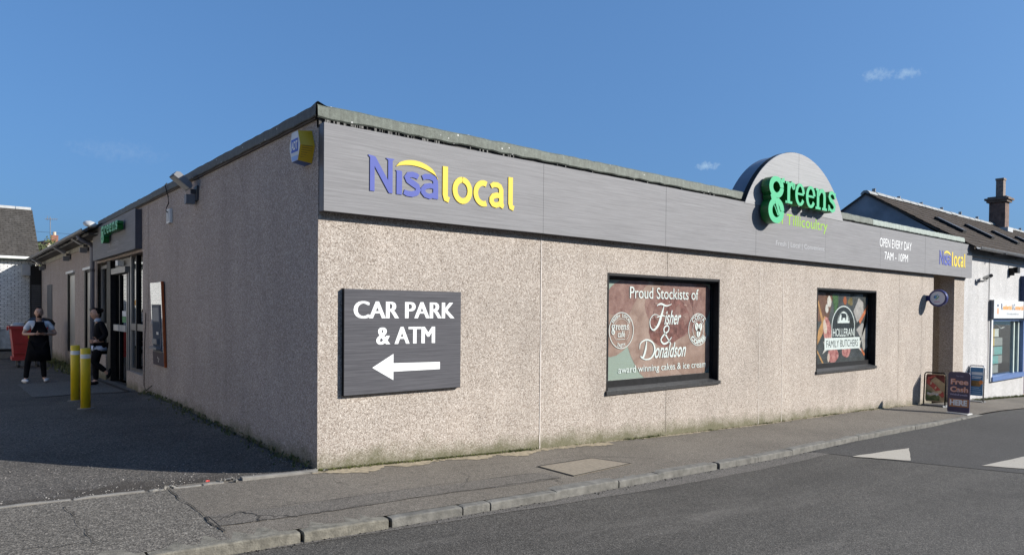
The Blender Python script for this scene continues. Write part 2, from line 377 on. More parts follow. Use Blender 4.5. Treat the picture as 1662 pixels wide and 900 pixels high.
# ------------------------------------------------------------------ text
def text_mesh(s, bold=0.0, shear=0.0, spacing=1.0):
    cu = bpy.data.curves.new('text_tmp', 'FONT'); cu.body = s; cu.size = 1; cu.offset = bold; cu.shear = shear; cu.space_character = spacing; cu.resolution_u = 4
    o = bpy.data.objects.new('text_tmp', cu); C.objects.link(o)
    dg = bpy.context.evaluated_depsgraph_get(); e = o.evaluated_get(dg); me = bpy.data.meshes.new_from_object(e, depsgraph=dg)
    vs = [(v.co.x, v.co.y) for v in me.vertices]; fs = [tuple(p.vertices) for p in me.polygons]
    bpy.data.objects.remove(o); bpy.data.curves.remove(cu); bpy.data.meshes.remove(me)
    return vs, fs
def clusters(vs, fs):
    """group islands into letters (islands that overlap sideways)"""
    par = list(range(len(vs)))
    def fd(a):
        while par[a] != a: par[a] = par[par[a]]; a = par[a]
        return a
    for f in fs:
        for a in f[1:]: par[fd(a)] = fd(f[0])
    isl = {}
    for i in range(len(vs)): isl.setdefault(fd(i), []).append(i)
    L = sorted([(min(vs[i][0] for i in k), max(vs[i][0] for i in k), k) for k in isl.values()], key=lambda q: q[0])
    res = []
    for a, b, k in L:
        if res and a < res[-1][1]-.35*min(b-a, res[-1][1]-res[-1][0]) : res[-1] = (res[-1][0], max(b, res[-1][1]), res[-1][2]+k)
        else: res.append((a, b, list(k)))
    return [r[2] for r in res]
def FR(o, ex, n, ez=(0, 0, 1)):
    o, ex, n, ez = Vector(o), Vector(ex), Vector(n), Vector(ez)
    return lambda u, v, w=0: o+ex*u+ez*v+n*w
FRONT = lambda u, v, w=0: Vector((u, -w, v))           # front wall: u = x, v = z, w towards the street
SIDE = lambda u, v, w=0: Vector((-w, u, v))            # side wall: u = y, v = z, w towards the yard
def put_text(s, fr, box, d, mat, parent, bold=0.0, shear=0.0, thick=0.0, matside=None, split=True, name='letter', spacing=1.0, warp=None, fat=()):
    """box = (u0, u1, v0, v1) filled by the text's own outline; d = depth of the face"""
    vs, fs = text_mesh(s, bold, shear, spacing)
    x0 = min(v[0] for v in vs); x1 = max(v[0] for v in vs); y0 = min(v[1] for v in vs); y1 = max(v[1] for v in vs)
    def mp(p, w):
        a = (p[0]-x0)/(x1-x0); b = (p[1]-y0)/(y1-y0)
        if warp: u, v = warp(a, b)
        else: u, v = lerp(box[0], box[1], a), lerp(box[2], box[3], b)
        return fr(u, v, w)
    def build(idx):
        mp_i = {g: l for l, g in enumerate(idx)}; mb = MB(); ff = [f for f in fs if f[0] in mp_i]
        mb.add([mp(vs[i], d) for i in idx], [tuple(mp_i[a] for a in f) for f in ff], 0)
        for q, du in enumerate(fat):
            mb.add([mp(vs[i], d+.0003*(q+1))+(fr(1, 0)-fr(0, 0))*du for i in idx], [tuple(mp_i[a] for a in f) for f in ff], 0)
        if thick:
            n = len(idx); cnt = {}
            for f in ff:
                for a, b in zip(f, f[1:]+f[:1]): cnt[(a, b)] = 1
            mb.v += [mp(vs[i], d-thick) for i in idx]
            for (a, b) in list(cnt):
                if (b, a) not in cnt: mb.f.append((mp_i[a], mp_i[b], n+mp_i[b], n+mp_i[a])); mb.mi.append(1)
        return mb
    groups = clusters(vs, fs) if split else [list(range(len(vs)))]
    for gidx in groups:
        o = ob(name if split else 'lettering', build(gidx), [mat, matside or mat] if thick else mat, parent)
        if not split: o['kind'] = 'stuff'
def arc_text(s, fr, c, r, h, a_mid, span, d, mat, parent, top=True, bold=0.02):
    """text bent round a circle; angles in degrees, anticlockwise from +u"""
    def wp(a, b):
        if top: q = math.radians(a_mid+span/2-span*a); rr = r+h*b
        else: q = math.radians(a_mid-span/2+span*a); rr = r+h*(1-b)
        return c[0]+math.cos(q)*rr, c[1]+math.sin(q)*rr*wp.asp
    wp.asp = 1.0
    put_text(s, fr, None, d, mat, parent, bold=bold, split=False, warp=wp)
def ellipse(cx, cy, rx, ry, n=28, a0=0, a1=360, rot=0):
    r = []
    for i in range(n+(0 if a1-a0 == 360 else 1)):
        q = math.radians(a0+(a1-a0)*i/n); x = math.cos(q)*rx; y = math.sin(q)*ry
        r.append((cx+x*math.cos(rot)-y*math.sin(rot), cy+x*math.sin(rot)+y*math.cos(rot)))
    return r
def ring(mb, fr, c, r0, r1, d, mi=0, n=40, asp=1):
    a = ellipse(c[0], c[1], r0, r0*asp, n); b = ellipse(c[0], c[1], r1, r1*asp, n); o = len(mb.v)
    mb.v += [fr(u, v, d) for u, v in a+b]
    for i in range(n): j = (i+1) % n; mb.f.append((o+i, o+j, o+n+j, o+n+i)); mb.mi.append(mi)
def wob(cx, cy, rx, ry, n=22, j=.12, rot=0, seed=0):
    rnd = random.Random(seed); ph = [rnd.uniform(0, 6.28) for _ in range(4)]; r = []
    for i in range(n):
        q = 2*math.pi*i/n; k = 1+j*(math.sin(2*q+ph[0])*.5+math.sin(3*q+ph[1])*.4+math.sin(5*q+ph[2])*.3)
        x = math.cos(q)*rx*k; y = math.sin(q)*ry*k; r.append((cx+x*math.cos(rot)-y*math.sin(rot), cy+x*math.sin(rot)+y*math.cos(rot)))
    return r
# ------------------------------------------------------------------ ground, road, pavement
def sheet(name, xs, yf, ny, zf, mat, parent=None, kind='structure', **k):
    mb = MB(); n = len(xs)
    for x in xs:
        a, b = yf(x)
        for j in range(ny+1):
            y = lerp(a, b, j/ny); mb.v.append(Vector((x, y, zf(x, y))))
    for i in range(n-1):
        for j in range(ny): mb.f.append((i*(ny+1)+j, (i+1)*(ny+1)+j, (i+1)*(ny+1)+j+1, i*(ny+1)+j+1)); mb.mi.append(0)
    return ob(name, mb, mat, parent, kind=kind, smooth=True, **k)
def rng(a, b, s): n = max(1, int(round((b-a)/s))); return [lerp(a, b, i/n) for i in range(n+1)]
sheet('ground', rng(-400, 400, 8), lambda x: (-400, 400), 80, lambda x, y: max(-2.3, min(.6, gx(x)))-.9, plain('far_ground', (.09, .085, .07), .95, .3, .3))
roadx = rng(-60, -4, 1)+rng(-3.5, 24, .5)+rng(25, 60, 1)
R_ = sheet('road', roadx, lambda x: (ky(x)-9, ky(x)+.06), 30, road, M_road)
linex = lambda y: 7.28+(-1.87-y)*.56
sheet('speed_table', rng(0, 1, .02), lambda x: (-8.5, -1.72), 24, lambda x, y: 0, M_road2)
tb = bpy.data.objects['speed_table']
for v in tb.data.vertices:
    y = v.co.y; x = lerp(linex(y), 30, v.co.x); y = max(-8.5, ky(x)+.03+(y+1.72)); v.co = (x, y, road(x, y)+.005)
sheet('gutter_channel', rng(-1.2, 15, .25), lambda x: (ky(x)-.26*min(1, max(0, (x+1.2)/4.5))+.02*math.sin(x*.9)-.006*math.sin(x*5.1), ky(x)+.03), 3, lambda x, y: road(x, y)+.004, asphalt('gutter_silt', (.085, .078, .07), (.13, .12, .11), 160, (.85, 1.1), .3))
def marking(poly):
    mb = MB(); pts = []
    for i, p in enumerate(poly):
        q = poly[(i+1) % len(poly)]
        for k in range(7):
            t = k/7; j = random.uniform(-.012, .012); pts.append((lerp(p[0], q[0], t)+j, lerp(p[1], q[1], t)+j))
    c = (sum(p[0] for p in pts)/len(pts), sum(p[1] for p in pts)/len(pts)); mb.v = [Vector((x, y, road(x, y)+.013)) for x, y in pts]+[Vector((c[0], c[1], road(*c)+.013))]
    n = len(pts); mb.f = [(i, (i+1) % n, n) for i in range(n)]; mb.mi = [0]*n
    ob('road_marking', mb, M_paint, R_, kind='structure')
marking([(7.44, -2.19), (7.97, -2.80), (9.15, -2.33)])
marking([(8.61, -3.51), (9.16, -4.14), (10.32, -3.66)])
xs = rng(-1.43, 0, .15)+rng(.2, 20, .3)+rng(21, 60, 1)
P_ = sheet('pavement', xs, lambda x: (ky(x)+.09, .03), 10, pav, M_pave)
sheet('coarse_pavement', rng(-60, -6, 2)+rng(-5.5, -1.43, .25), lambda x: (ky(x)+.09, -.07), 10, pav, M_pave_coarse)
sheet('trench_patch', rng(-1.40, 2.2, .12), lambda x: (-1.42+.02*math.sin(x*3), -1.11+.02*math.sin(x*4+1)), 3, lambda x, y: pav(x, y)+.004, M_patch, P_)
def crack(pts, w=.008, steps=9, par=P_):
    L = []
    for (a, b) in zip(pts, pts[1:]):
        for k in range(steps): t = k/steps; L.append((lerp(a[0], b[0], t)+random.uniform(-.018, .018), lerp(a[1], b[1], t)+random.uniform(-.018, .018), w*random.uniform(.2, .95)))
    L.append((*pts[-1], w*.4))
    ob('crack', MB().ribbon(L, lambda u, v, d: Vector((u, v, pav(u, v)+.008)), None, 0), M_crack, par)
crack([(-1.47, -.12), (-1.43, -1.09)], .007); crack([(-1.43, -1.09), (-1.42, -1.56)], .013)
crack([(-2.28, -.3), (-2.26, -.65), (-2.22, -1.4)], .005); crack([(-3.2, -1.2), (-2.7, -1.26), (-2.24, -1.35)], .005)
crack([(-1.42, -1.30), (-1.2, -1.08), (-.23, -1.12), (.9, -1.10), (2.1, -1.13)], .004); crack([(-1.42, -1.38), (-.8, -1.44), (-.39, -1.43), (.9, -1.41), (2.2, -1.40)], .006)
crack([(-1.42, -1.12), (-1.28, -1.2), (-1.16, -1.12)], .005); crack([(-1.16, -1.1), (-1.05, -1.28), (-1.12, -1.42)], .010); crack([(-1.05, -1.28), (-.86, -1.42)], .007)
crack([(.97, -1.27), (1.3, -.95), (1.36, -.55)], .004); crack([(2.1, -1.35), (2.05, -1.62)], .007); crack([(3.35, -.62), (4.1, -1.15), (4.2, -1.55)], .006); crack([(2.3, -.3), (2.5, -.62)], .004); crack([(8.2, -.1), (8.3, -1.5)], .004); crack([(1.0, -.45), (3.0, -.6), (3.4, -.62)], .003)
# kerb stones
joints = [-7.2, -5.9, -4.4, -3.1, -1.99, -.93, -.16, .57, .89, 1.74, 2.72, 3.45, 4.73, 5.68, 6.66, 7.94, 9.08, 9.98, 11.44, 12.62, 13.9, 15.19]
for i, (a, b) in enumerate(zip(joints, joints[1:])):
    g = random.choice((.003, .005, .008)); a2 = a+g; b2 = b-random.choice((.003, .006, .010))
    wd = .25 if i < 6 else .15 if i < 10 else .125
    if i in (4, 5): a2 += .012
    if i == 5: b2 -= .03
    if i == 11: b2 -= .05
    dz = random.uniform(-.004, .007); dy = random.uniform(-.008, .008); mb = MB(); n = 10; sec = []
    for k in range(n+1):
        x = lerp(a2, b2, k/n); y0 = ky(x)+dy; zt = pav(x, y0)+dz+random.uniform(-.002, .002); zb = road(x, y0)-.12; e = .012 if 0 < k < n else .018
        if 0 < k < n: y0 += random.uniform(-.003, .003)
        else: zt -= .004
        sec.append([(x, y0+.004, zb), (x, y0, zt-e), (x, y0+e*.35, zt-e*.3), (x, y0+e*1.1, zt), (x, y0+wd, zt+.002), (x, y0+wd, zb)])
    for q in sec: mb.v += [Vector(p) for p in q]
    for k in range(n):
        for j in range(5): mb.f.append((k*6+j, (k+1)*6+j, (k+1)*6+j+1, k*6+j+1)); mb.mi.append(0)
    mb.f += [tuple(range(6)), tuple(n*6+j for j in reversed(range(6)))]; mb.mi += [0, 0]
    ob('kerb_stone', mb, M_kerb2 if i in (3, 4, 5) else M_kerb, P_)
# backing under the kerb gaps
ob('kerb_bed', MB().add([(x, y, pav(x, y)-.035) for x in rng(-8, 15.3, .5) for y in (ky(x)+.03, ky(x)+.2)], [(2*i, 2*i+2, 2*i+3, 2*i+1) for i in range(46)]), M_crack, P_)
# access cover in the pavement
mb = MB(); cq = [(2.35, -.86), (2.39, -1.42), (3.56, -1.24), (3.34, -.78)]
mb.v = [Vector((x, y, pav(x, y)+.007)) for x, y in cq]+[Vector((x, y, pav(x, y)-.02)) for x, y in cq]; mb.f = [(0, 1, 2, 3)]+[(i, i+4, (i+1) % 4+4, (i+1) % 4) for i in range(4)]; mb.mi = [0]*5
cv = ob('access_cover', mb, M_cover, None, 'sandy rectangular utility cover set flush in the asphalt pavement', 'utility cover')
mb = MB()
for p, q in zip(cq, cq[1:]+cq[:1]): mb.ribbon([(*p, .010), (*q, .010)], lambda u, v, d: Vector((u, v, pav(u, v)+.0105)), None, 0)
ob('cover_rim', mb, M_crack, cv)
# yard behind the shop's side
def ysheet(): return sheet('yard', rng(-40, -6, 2)+rng(-5.6, -1, .2)+rng(-.95, 0.2, .05), lambda x: (-.09, 44), 150, yardz, M_yard)
Y_ = ysheet()
sheet('entrance_slab', rng(-1.75, .05, .15), lambda x: (8.75+.05*math.sin(x*5), 12.1), 12, lambda x, y: yardz(x, y)+.012, asphalt('slab_concrete', (.095, .092, .086), (.14, .136, .128), 120, (.85, 1.1), .3), Y_)
sheet('slab_joint', rng(-.22, -.12, .05), lambda x: (8.75, 12.1), 12, lambda x, y: yardz(x, y)+.018, M_crack, Y_)
def edging(x0, x1, h, w=.06, yo=-.07):
    mb = MB(); n = 5; 
    for k in range(n+1):
        x = lerp(x0, x1, k/n); zt = pav(x, yo)+h+random.uniform(-.006, .006); y = yo+random.uniform(-.006, .006)
        mb.v += [Vector((x, y-w/2, zt-.2)), Vector((x, y-w/2, zt-.006)), Vector((x, y-w/2+.01, zt)), Vector((x, y+w/2-.01, zt)), Vector((x, y+w/2, zt-.01)), Vector((x, y+w/2, zt-.25))]
    for k in range(n):
        for j in range(5): mb.f.append((k*6+j, (k+1)*6+j, (k+1)*6+j+1, k*6+j+1)); mb.mi.append(0)
    mb.f += [tuple(range(6)), tuple(n*6+j for j in reversed(range(6)))]; mb.mi += [0, 0]
    ob('edging_stone', mb, M_conc, Y_)
edging(-.80, -.03, .028, .075, -.05); 
for a, b in ((-1.16, -.98), (-1.42, -1.18), (-1.62, -1.5), (-2.2, -1.66), (-3.0, -2.22), (-3.9, -3.02), (-5, -3.95)): edging(a, b, .012, .05, -.075)
def stones(name, n, pos, r0, r1, mat, parent):
    mb = MB()
    for _ in range(n):
        p = pos(); r = random.uniform(r0, r1); a = [Vector((random.uniform(-1, 1), random.uniform(-1, 1), random.uniform(.1, 1))).normalized()*r for _ in range(5)]+[Vector((0, 0, -r*.4))]
        bm = bmesh.new()
        for q in a: bm.verts.new(q+p)
        try:
            bmesh.ops.convex_hull(bm, input=bm.verts); bm.verts.index_update(); mb.add([v.co.copy() for v in bm.verts], [tuple(v.index for v in f.verts) for f in bm.faces])
        except Exception: pass
        bm.free()
    return ob(name, mb, mat, parent, kind='stuff')
def yp():
    x = random.gauss(-1.6, .9); y = random.gauss(.45, .4)
    if random.random() < .4: x = random.uniform(-3, 0); y = random.uniform(0, 5)
    x = min(-.1, x); y = max(-.02, y); return Vector((x, y, yardz(x, y)))
stones('loose_gravel', 900, yp, .004, .013, M_gravel, Y_)
stones('gravel_chips', 260, lambda: (lambda x: Vector((x, ky(x)-abs(random.gauss(0, .035))-.005, road(x, ky(x))+.004)))(random.uniform(-2, 9)), .004, .012, M_crack, R_)
stones('pavement_grit', 160, lambda: (lambda x, y: Vector((x, y, pav(x, y))))(random.uniform(-2.6, 8), random.uniform(-1.6, -.1)), .003, .008, M_gravel, P_)
stones('rubble', 26, lambda: (lambda x: Vector((x, random.gauss(-.05, .035), pav(x, 0)+.005)))(random.choice((random.uniform(-1.0, -.8), random.uniform(-1.5, -1.35), random.uniform(-.12, .1)))), .012, .035, M_conc, Y_)
# red scrap in the yard
ob('litter', MB().blob((-.98, .42, yardz(-.98, .42)+.012), (.022, .012, .012), jit=.3), plain('red_litter', (.45, .05, .04)), None, 'scrap of red litter lying on the yard near the edging stones', 'litter')
# dry dirt along the foot of the front wall
sheet('wall_foot_dirt', rng(-.1, 4.4, .04), lambda x: (-(.10+.20*abs(math.sin(x*1.7+.6)*math.sin(x*4.1))*(1 if x < 3.4 else .5)+random.uniform(-.02, .05)), .02), 2, lambda x, y: pav(x, y)+.005, M_dirt, P_)
sheet('wall_foot_dirt', rng(4.3, 15.8, .06), lambda x: (-(.035+.05*abs(math.sin(x*1.3))+random.uniform(-.012, .02)), .02), 2, lambda x, y: pav(x, y)+.005, M_dirt, P_)
def tufts(name, n, pos, h0, h1, mat, parent, lean=.5):
    mb = MB()
    for _ in range(n):
        p, k = pos(); 
        for _ in range(5):
            q = random.uniform(0, 6.28); h = random.uniform(h0, h1)*k; w = h*.12+.002; d = Vector((math.cos(q), math.sin(q), 0)); s = Vector((-d.y, d.x, 0))
            b = p+d*random.uniform(0, .02); mb.add([b-s*w, b+s*w, b+d*h*lean*.6+Vector((0, 0, h*.7))+s*w*.6, b+d*h*lean+Vector((0, 0, h))], [(0, 1, 2), (0, 2, 3)])
    return ob(name, mb, mat, parent, kind='stuff')
def mosspos():
    x = random.choice((random.uniform(0, 3), random.uniform(0, 3), random.uniform(0, 15))); y = -abs(random.gauss(0, .03)); return Vector((x, y, pav(x, y))), random.uniform(.5, 1.2)
tufts('moss_fringe', 1500, mosspos, .008, .028, M_moss, P_, .8)
def weedpos():
    c = random.choice((2.75, 2.85, 5.0, 5.35, 5.42, 6.9, 8.7, 10.9, 11.3, 12.6, 13.0)); x = c+random.gauss(0, .16); y = -.01-abs(random.gauss(0, .025)); return Vector((x, y, pav(x, y))), random.uniform(.4, 1)
tufts('wall_weeds', 170, weedpos, .015, .055, M_grass, P_)
def sidepos():
    y = random.uniform(.1, 7.9); x = -abs(random.gauss(.03, .06)); return Vector((x, y, yardz(x, y))), random.uniform(.4, 1.2)
tufts('side_weeds', 420, sidepos, .012, .05, M_grass, Y_)
tufts('back_weeds', 400, lambda: (lambda x, y: (Vector((x, y, yardz(x, y))), random.uniform(.5, 1.2)))(-abs(random.gauss(.1, .22)), random.uniform(14, 25)), .03, .12, M_grass, Y_)

# ------------------------------------------------------------------ the shop
SHOP = empty('shop_building', (0, 0, 0), 'long low pebbledashed corner shop with grey fascia boards and black framed windows', 'shop')
def holes(mb, fr, u0, u1, v0, v1, hs, depth=.2, mi=0, mr=0):
    us = sorted({u0, u1, *[h[0] for h in hs], *[h[1] for h in hs]}); vs = sorted({v0, v1, *[h[2] for h in hs], *[h[3] for h in hs]})
    for a, b in zip(us, us[1:]):
        for c, d in zip(vs, vs[1:]):
            if any(h[0] <= a and b <= h[1] and h[2] <= c and d <= h[3] for h in hs): continue
            mb.add([fr(a, c), fr(b, c), fr(b, d), fr(a, d)], [(0, 1, 2, 3)], mi)
    for h in hs:
        a, b, c, d = h[:4]
        for p, q in (((a, c), (b, c)), ((b, c), (b, d)), ((b, d), (a, d)), ((a, d), (a, c))):
            mb.add([fr(*p), fr(*q), fr(*q, -depth), fr(*p, -depth)], [(0, 1, 2, 3)], mr)
W1 = (4.436, 7.233, .511, 2.267); W2 = (10.632, 13.351, .500, 2.223)
mb = MB(); holes(mb, FRONT, 0, 16.72, -1.6, 3.62, [W1, W2], .3)
ob('front_wall', mb, M_wall, SHOP)
mb = MB(); mb.box(18.18, 18.93, 0, .35, -1.6, 2.76); ob('corner_pier', mb, M_wall, SHOP)
mb = MB(); mb.add([(16.72, 0, -1.6), (16.72, 1.6, -1.6), (16.72, 1.6, 3.6), (16.72, 0, 3.6)], [(3, 2, 1, 0)]); mb.add([(18.56, .34, -1.6), (18.56, 1.6, -1.6), (18.56, 1.6, 2.8), (18.56, .34, 2.8)], [(0, 1, 2, 3)])
mb.add([(16.72, 1.6, -1.6), (18.9, 1.6, -1.6), (18.9, 1.6, 2.9), (16.72, 1.6, 2.9)], [(0, 1, 2, 3)]); ob('recess_wall', mb, M_wall, SHOP)
ob('recess_ceiling', MB().box(16.7, 18.93, .0, 1.7, 2.765, 2.95), plain('buff_soffit', (.38, .32, .25)), SHOP)
mb = MB(); holes(mb, SIDE, 0, 8.2, -1.2, 3.72, []); mb.add([(0, 8.2, -1.2), (.35, 8.2, -1.2), (.35, 8.2, 2.82), (0, 8.2, 2.82)], [(0, 1, 2, 3)]); ob('side_wall', mb, M_wall_shade, SHOP)
RW = [(14.12, 15.36, .55, 2.70), (17.2, 18.72, .33, 2.72)]
mb = MB(); holes(mb, SIDE, 13.35, 26, -1.2, 3.46, RW, .22); ob('rear_wall', mb, M_wall_shade, SHOP)
ob('shopfront_head', MB().box(.0, .3, 8.2, 13.35, 2.80, 3.72), M_wall_shade, SHOP)
ob('roof_slab', MB().box(.02, 18.9, .05, 12.9, 3.55, 3.74), M_flash_side, SHOP)
ob('end_wall', MB().box(18.6, 18.9, 1.7, 12.9, -1.6, 3.54), M_wall, SHOP)
ob('back_wall', MB().box(.4, 18.9, 12.9, 13.1, -1.6, 3.74), M_wall_shade, SHOP)
# sealed joints on the front wall
for x, w in ((3.14, .009), (8.51, .005), (9.32, .006)):
    mb = MB(); pts = [(x+random.uniform(-.004, .004), z, w*random.uniform(.6, 1)) for z in rng(pav(x, 0)-.05, 2.72, .1)]
    mb.ribbon(pts, FRONT, None, .006); ob('joint_strip', mb, M_joint, SHOP)
for x, za, zb in ((5.82, -.6, .47), (5.82, 2.27, 2.72), (14.61, -.7, 2.72), (15.98, -.7, 2.72)): mb = MB(); mb.ribbon([(x, za, .004), (x, zb, .004)], FRONT, None, .004); ob('joint_groove', mb, plain('groove_line', (.2, .165, .13), .9), SHOP)
mb = MB(); mb.ribbon([(7.72, -.1, .007), (7.72, 3.69, .007)], SIDE, None, .004); ob('joint_groove', mb, M_joint_side, SHOP)
# roof edging
def edge_strip(x0, x1, mat, z0=3.69, z1=3.83, y=-.055, step=.12, amp=.006):
    mb = MB(); X = rng(x0, x1, step); n = len(X)
    for x in X:
        a = random.uniform(-amp, amp); b = random.uniform(-amp, amp)*1.4
        mb.v += [Vector((x, y+.012, z0+b-.004)), Vector((x, y, z0+b+.01)), Vector((x, y+.006, z1-.02+a)), Vector((x, y+.03, z1+a)), Vector((x, y+.2, z1-.06))]
    for i in range(n-1):
        for j in range(4): mb.f.append((i*5+j, (i+1)*5+j, (i+1)*5+j+1, i*5+j+1)); mb.mi.append(0)
    return ob('roof_edging', mb, mat, SHOP)
edge_strip(-.03, 7.95, M_flash); edge_strip(11.2, 13.0, M_flash); edge_strip(13.0, 18.72, M_flash_new, 3.685, 3.815, -.06, .06, .004)
mb = MB(); Yv = rng(-.05, 12.9, .15)
for i, y in enumerate(Yv):
    a = random.uniform(-.006, .006); l = .018 if i == 0 else 0
    mb.v += [Vector((-.045, y, 3.70+a)), Vector((-.055, y, 3.71+a)), Vector((-.05, y, 3.82+a+l)), Vector((-.03, y, 3.835+a+l)), Vector((.2, y, 3.77))]
for i in range(len(Yv)-1):
    for j in range(4): mb.f.append((i*5+j, i*5+j+1, (i+1)*5+j+1, (i+1)*5+j)); mb.mi.append(0)
ob('roof_edging', mb, M_flash_side, SHOP)
mb = MB(); mb.box(.0, 18.7, -.012, .04, 3.60, 3.70); ob('edging_board', mb, plain('dark_board', (.06, .057, .053), .9, .5, 12), SHOP)
mb = MB()
for _ in range(70):
    x = random.choice((random.uniform(.05, 1.6), random.uniform(.05, 1.6), random.uniform(0, 7))); w = random.uniform(.004, .02); mb.box(x, x+w, -.04, -.02, 3.635+random.uniform(0, .03), 3.70)
ob('felt_drips', mb, plain('felt_drip', (.13, .128, .12), .8, .4, 30), SHOP, kind='stuff')
ob('edging_underside', MB().box(-.03, .0, .02, 12.8, 3.685, 3.715), plain('brown_batten', (.06, .045, .035)), SHOP)
# windows with black frames
def front_window(Wd):
    u0, u1, v0, v1 = Wd; D = -.155
    mb = MB(); mb.prism([(u0+.05, v0+.1), (u1-.05, v0+.1), (u1-.05, v1-.05), (u0+.05, v1-.05)], FRONT, -.136, -.131)
    w = ob('window', mb, M_glass, SHOP)
    mb = MB()
    mb.box(u0, u0+.075, .1, .2, v0+.0, v1); mb.box(u1-.05, u1, .1, .2, v0, v1); mb.box(u0+.075, u1-.05, .1, .2, v1-.085, v1); mb.box(u0+.075, u1-.05, .095, .2, v0, v0+.16)
    ob('frame', mb, M_black, w)
    mb = MB(); mb.box(u1-.03, u1-.001, -.012, .1, v0+.02, v1-.001); mb.box(u0+.001, u0+.03, -.006, .1, v0+.02, v1-.001); mb.box(u0+.03, u1-.03, -.008, .1, v1-.04, v1-.001); mb.box(u0+.03, u1-.03, .03, .095, v1-.062, v1-.041); ob('reveal_lining', mb, M_black, w)
    mb = MB(); mb.add([(u0-.02, -.03, v0-.03), (u1+.03, -.03, v0-.03), (u1+.03, -.035, v0+.022), (u0-.02, -.035, v0+.022), (u0-.02, .095, v0+.062), (u1+.03, .095, v0+.062), (u0-.02, .095, v0-.03), (u1+.03, .095, v0-.03)],
        [(0, 1, 2, 3), (3, 2, 5, 4), (0, 3, 4, 6), (1, 7, 5, 2), (0, 6, 7, 1), (4, 5, 7, 6)]); ob('sill', mb, M_blackw, w)
    ob('backing', MB().box(u0, u1, .3, .34, v0, v1), M_dark, w)
front_window(W1); front_window(W2)
# ------------------------------------------------------------------ rear part: windows, eaves, gutter
M_obscured = plain('obscured_pane', (.36, .34, .29), .3, .1, 2)
for (a, b, c, d) in RW:
    w = ob('window', MB().box(.035, .05, a+.06, b-.06, c, d-.06), M_obscured, SHOP)
    mb = MB(); mb.box(.012, .1, a, a+.055, c, d); mb.box(-.01, .1, b-.20, b, c, d); mb.box(.012, .1, a+.055, b-.2, d-.055, d); mb.box(.012, .1, a+.055, b-.2, c-.02, c+.05); ob('frame', mb, M_black, w)
    ob('hood', MB().box(-.05, .06, a-.04, b+.04, d+.002, d+.07), M_offwhite, w)
ob('steel_door', MB().box(-.02, .04, 22.6, 24.0, yardz(0, 24)-.1, 2.5), M_greydk, SHOP)
mb = MB(); mb.add([(-.36, 12.3, 3.60), (-.36, 26.1, 3.60), (4.2, 26.1, 5.55), (4.2, 12.3, 5.55), (-.36, 12.3, 3.53), (-.36, 26.1, 3.53), (4.2, 26.1, 5.48), (4.2, 12.3, 5.48)], [(0, 1, 2, 3), (4, 7, 6, 5), (0, 4, 5, 1), (0, 3, 7, 4), (1, 5, 6, 2), (3, 2, 6, 7)])
mb.add([(4.2, 12.3, 5.55), (4.2, 26.1, 5.55), (8.8, 26.1, 3.6), (8.8, 12.3, 3.6)], [(0, 1, 2, 3)]); ob('rear_roof', mb, M_slate_far, SHOP)
ob('rear_gable', MB().add([(-.22, 12.42, 3.46), (8.6, 12.42, 3.46), (4.2, 12.42, 5.4)], [(0, 1, 2)]), plain('cream_render', (.46, .43, .36), .8), SHOP)
ob('back_gable', MB().add([(-.0, 26, 3.4), (8.6, 26, 3.4), (4.2, 26, 5.4), (0, 26, -1), (8.6, 26, -1)], [(0, 2, 1), (0, 1, 4, 3)]), M_wall_shade, SHOP)
ob('soffit', MB().box(-.32, .05, 12.45, 26.05, 3.44, 3.50), plain('dark_soffit', (.05, .045, .04)), SHOP)
ob('wall_plate', MB().box(-.03, .02, 13.36, 26, 3.30, 3.43), plain('cream_trim', (.30, .28, .23), .7, .3), SHOP)
mb = MB(); prof = [(.075*math.cos(math.radians(a)), .075*math.sin(math.radians(a))) for a in range(180, 361, 30)]
gy = rng(12.35, 26.15, .6)
for y in gy:
    s = .006*math.sin(y*1.3); mb.v += [Vector((-.41+p[0], y, 3.57+p[1]+s)) for p in prof]+[Vector((-.41+p[0]*.86, y, 3.575+p[1]*.86+s)) for p in reversed(prof)]
k = 2*len(prof)
for i in range(len(gy)-1):
    for j in range(k): mb.f.append((i*k+j, i*k+(j+1) % k, (i+1)*k+(j+1) % k, (i+1)*k+j)); mb.mi.append(0)
GU = ob('gutter', mb, plain('old_gutter', (.17, .165, .16), .5, .35, 8), SHOP, smooth=True)
for y in rng(12.6, 25.9, 1.1): mb = MB(); mb.box(-.42, -.3, y, y+.03, 3.47, 3.49); ob('bracket', mb, M_greydk, GU)
mb = MB(); mb.tube([(-.40, 13.5, 3.5), (-.36, 13.5, 3.42), (-.12, 13.5, 3.30), (-.09, 13.5, 3.2), (-.09, 13.5, yardz(-.09, 13.5)-.02)], .055, 10); DP = ob('downpipe', mb, plain('blue_grey_pipe', (.13, .135, .165), .45), SHOP, smooth=True)
for z in (.6, 1.6, 2.6): mb = MB(); mb.tube([(-.09, 13.5, z), (-.09, 13.5, z+.07)], .066, 10); ob('pipe_clip', mb, M_greydk, DP)
mb = MB(); mb.blob((-.34, 12.1, 3.66), (.14, .3, .07), M=Matrix.Rotation(.25, 3, 'X')); ob('lead_flashing', mb, M_lightgrey, SHOP, smooth=True)
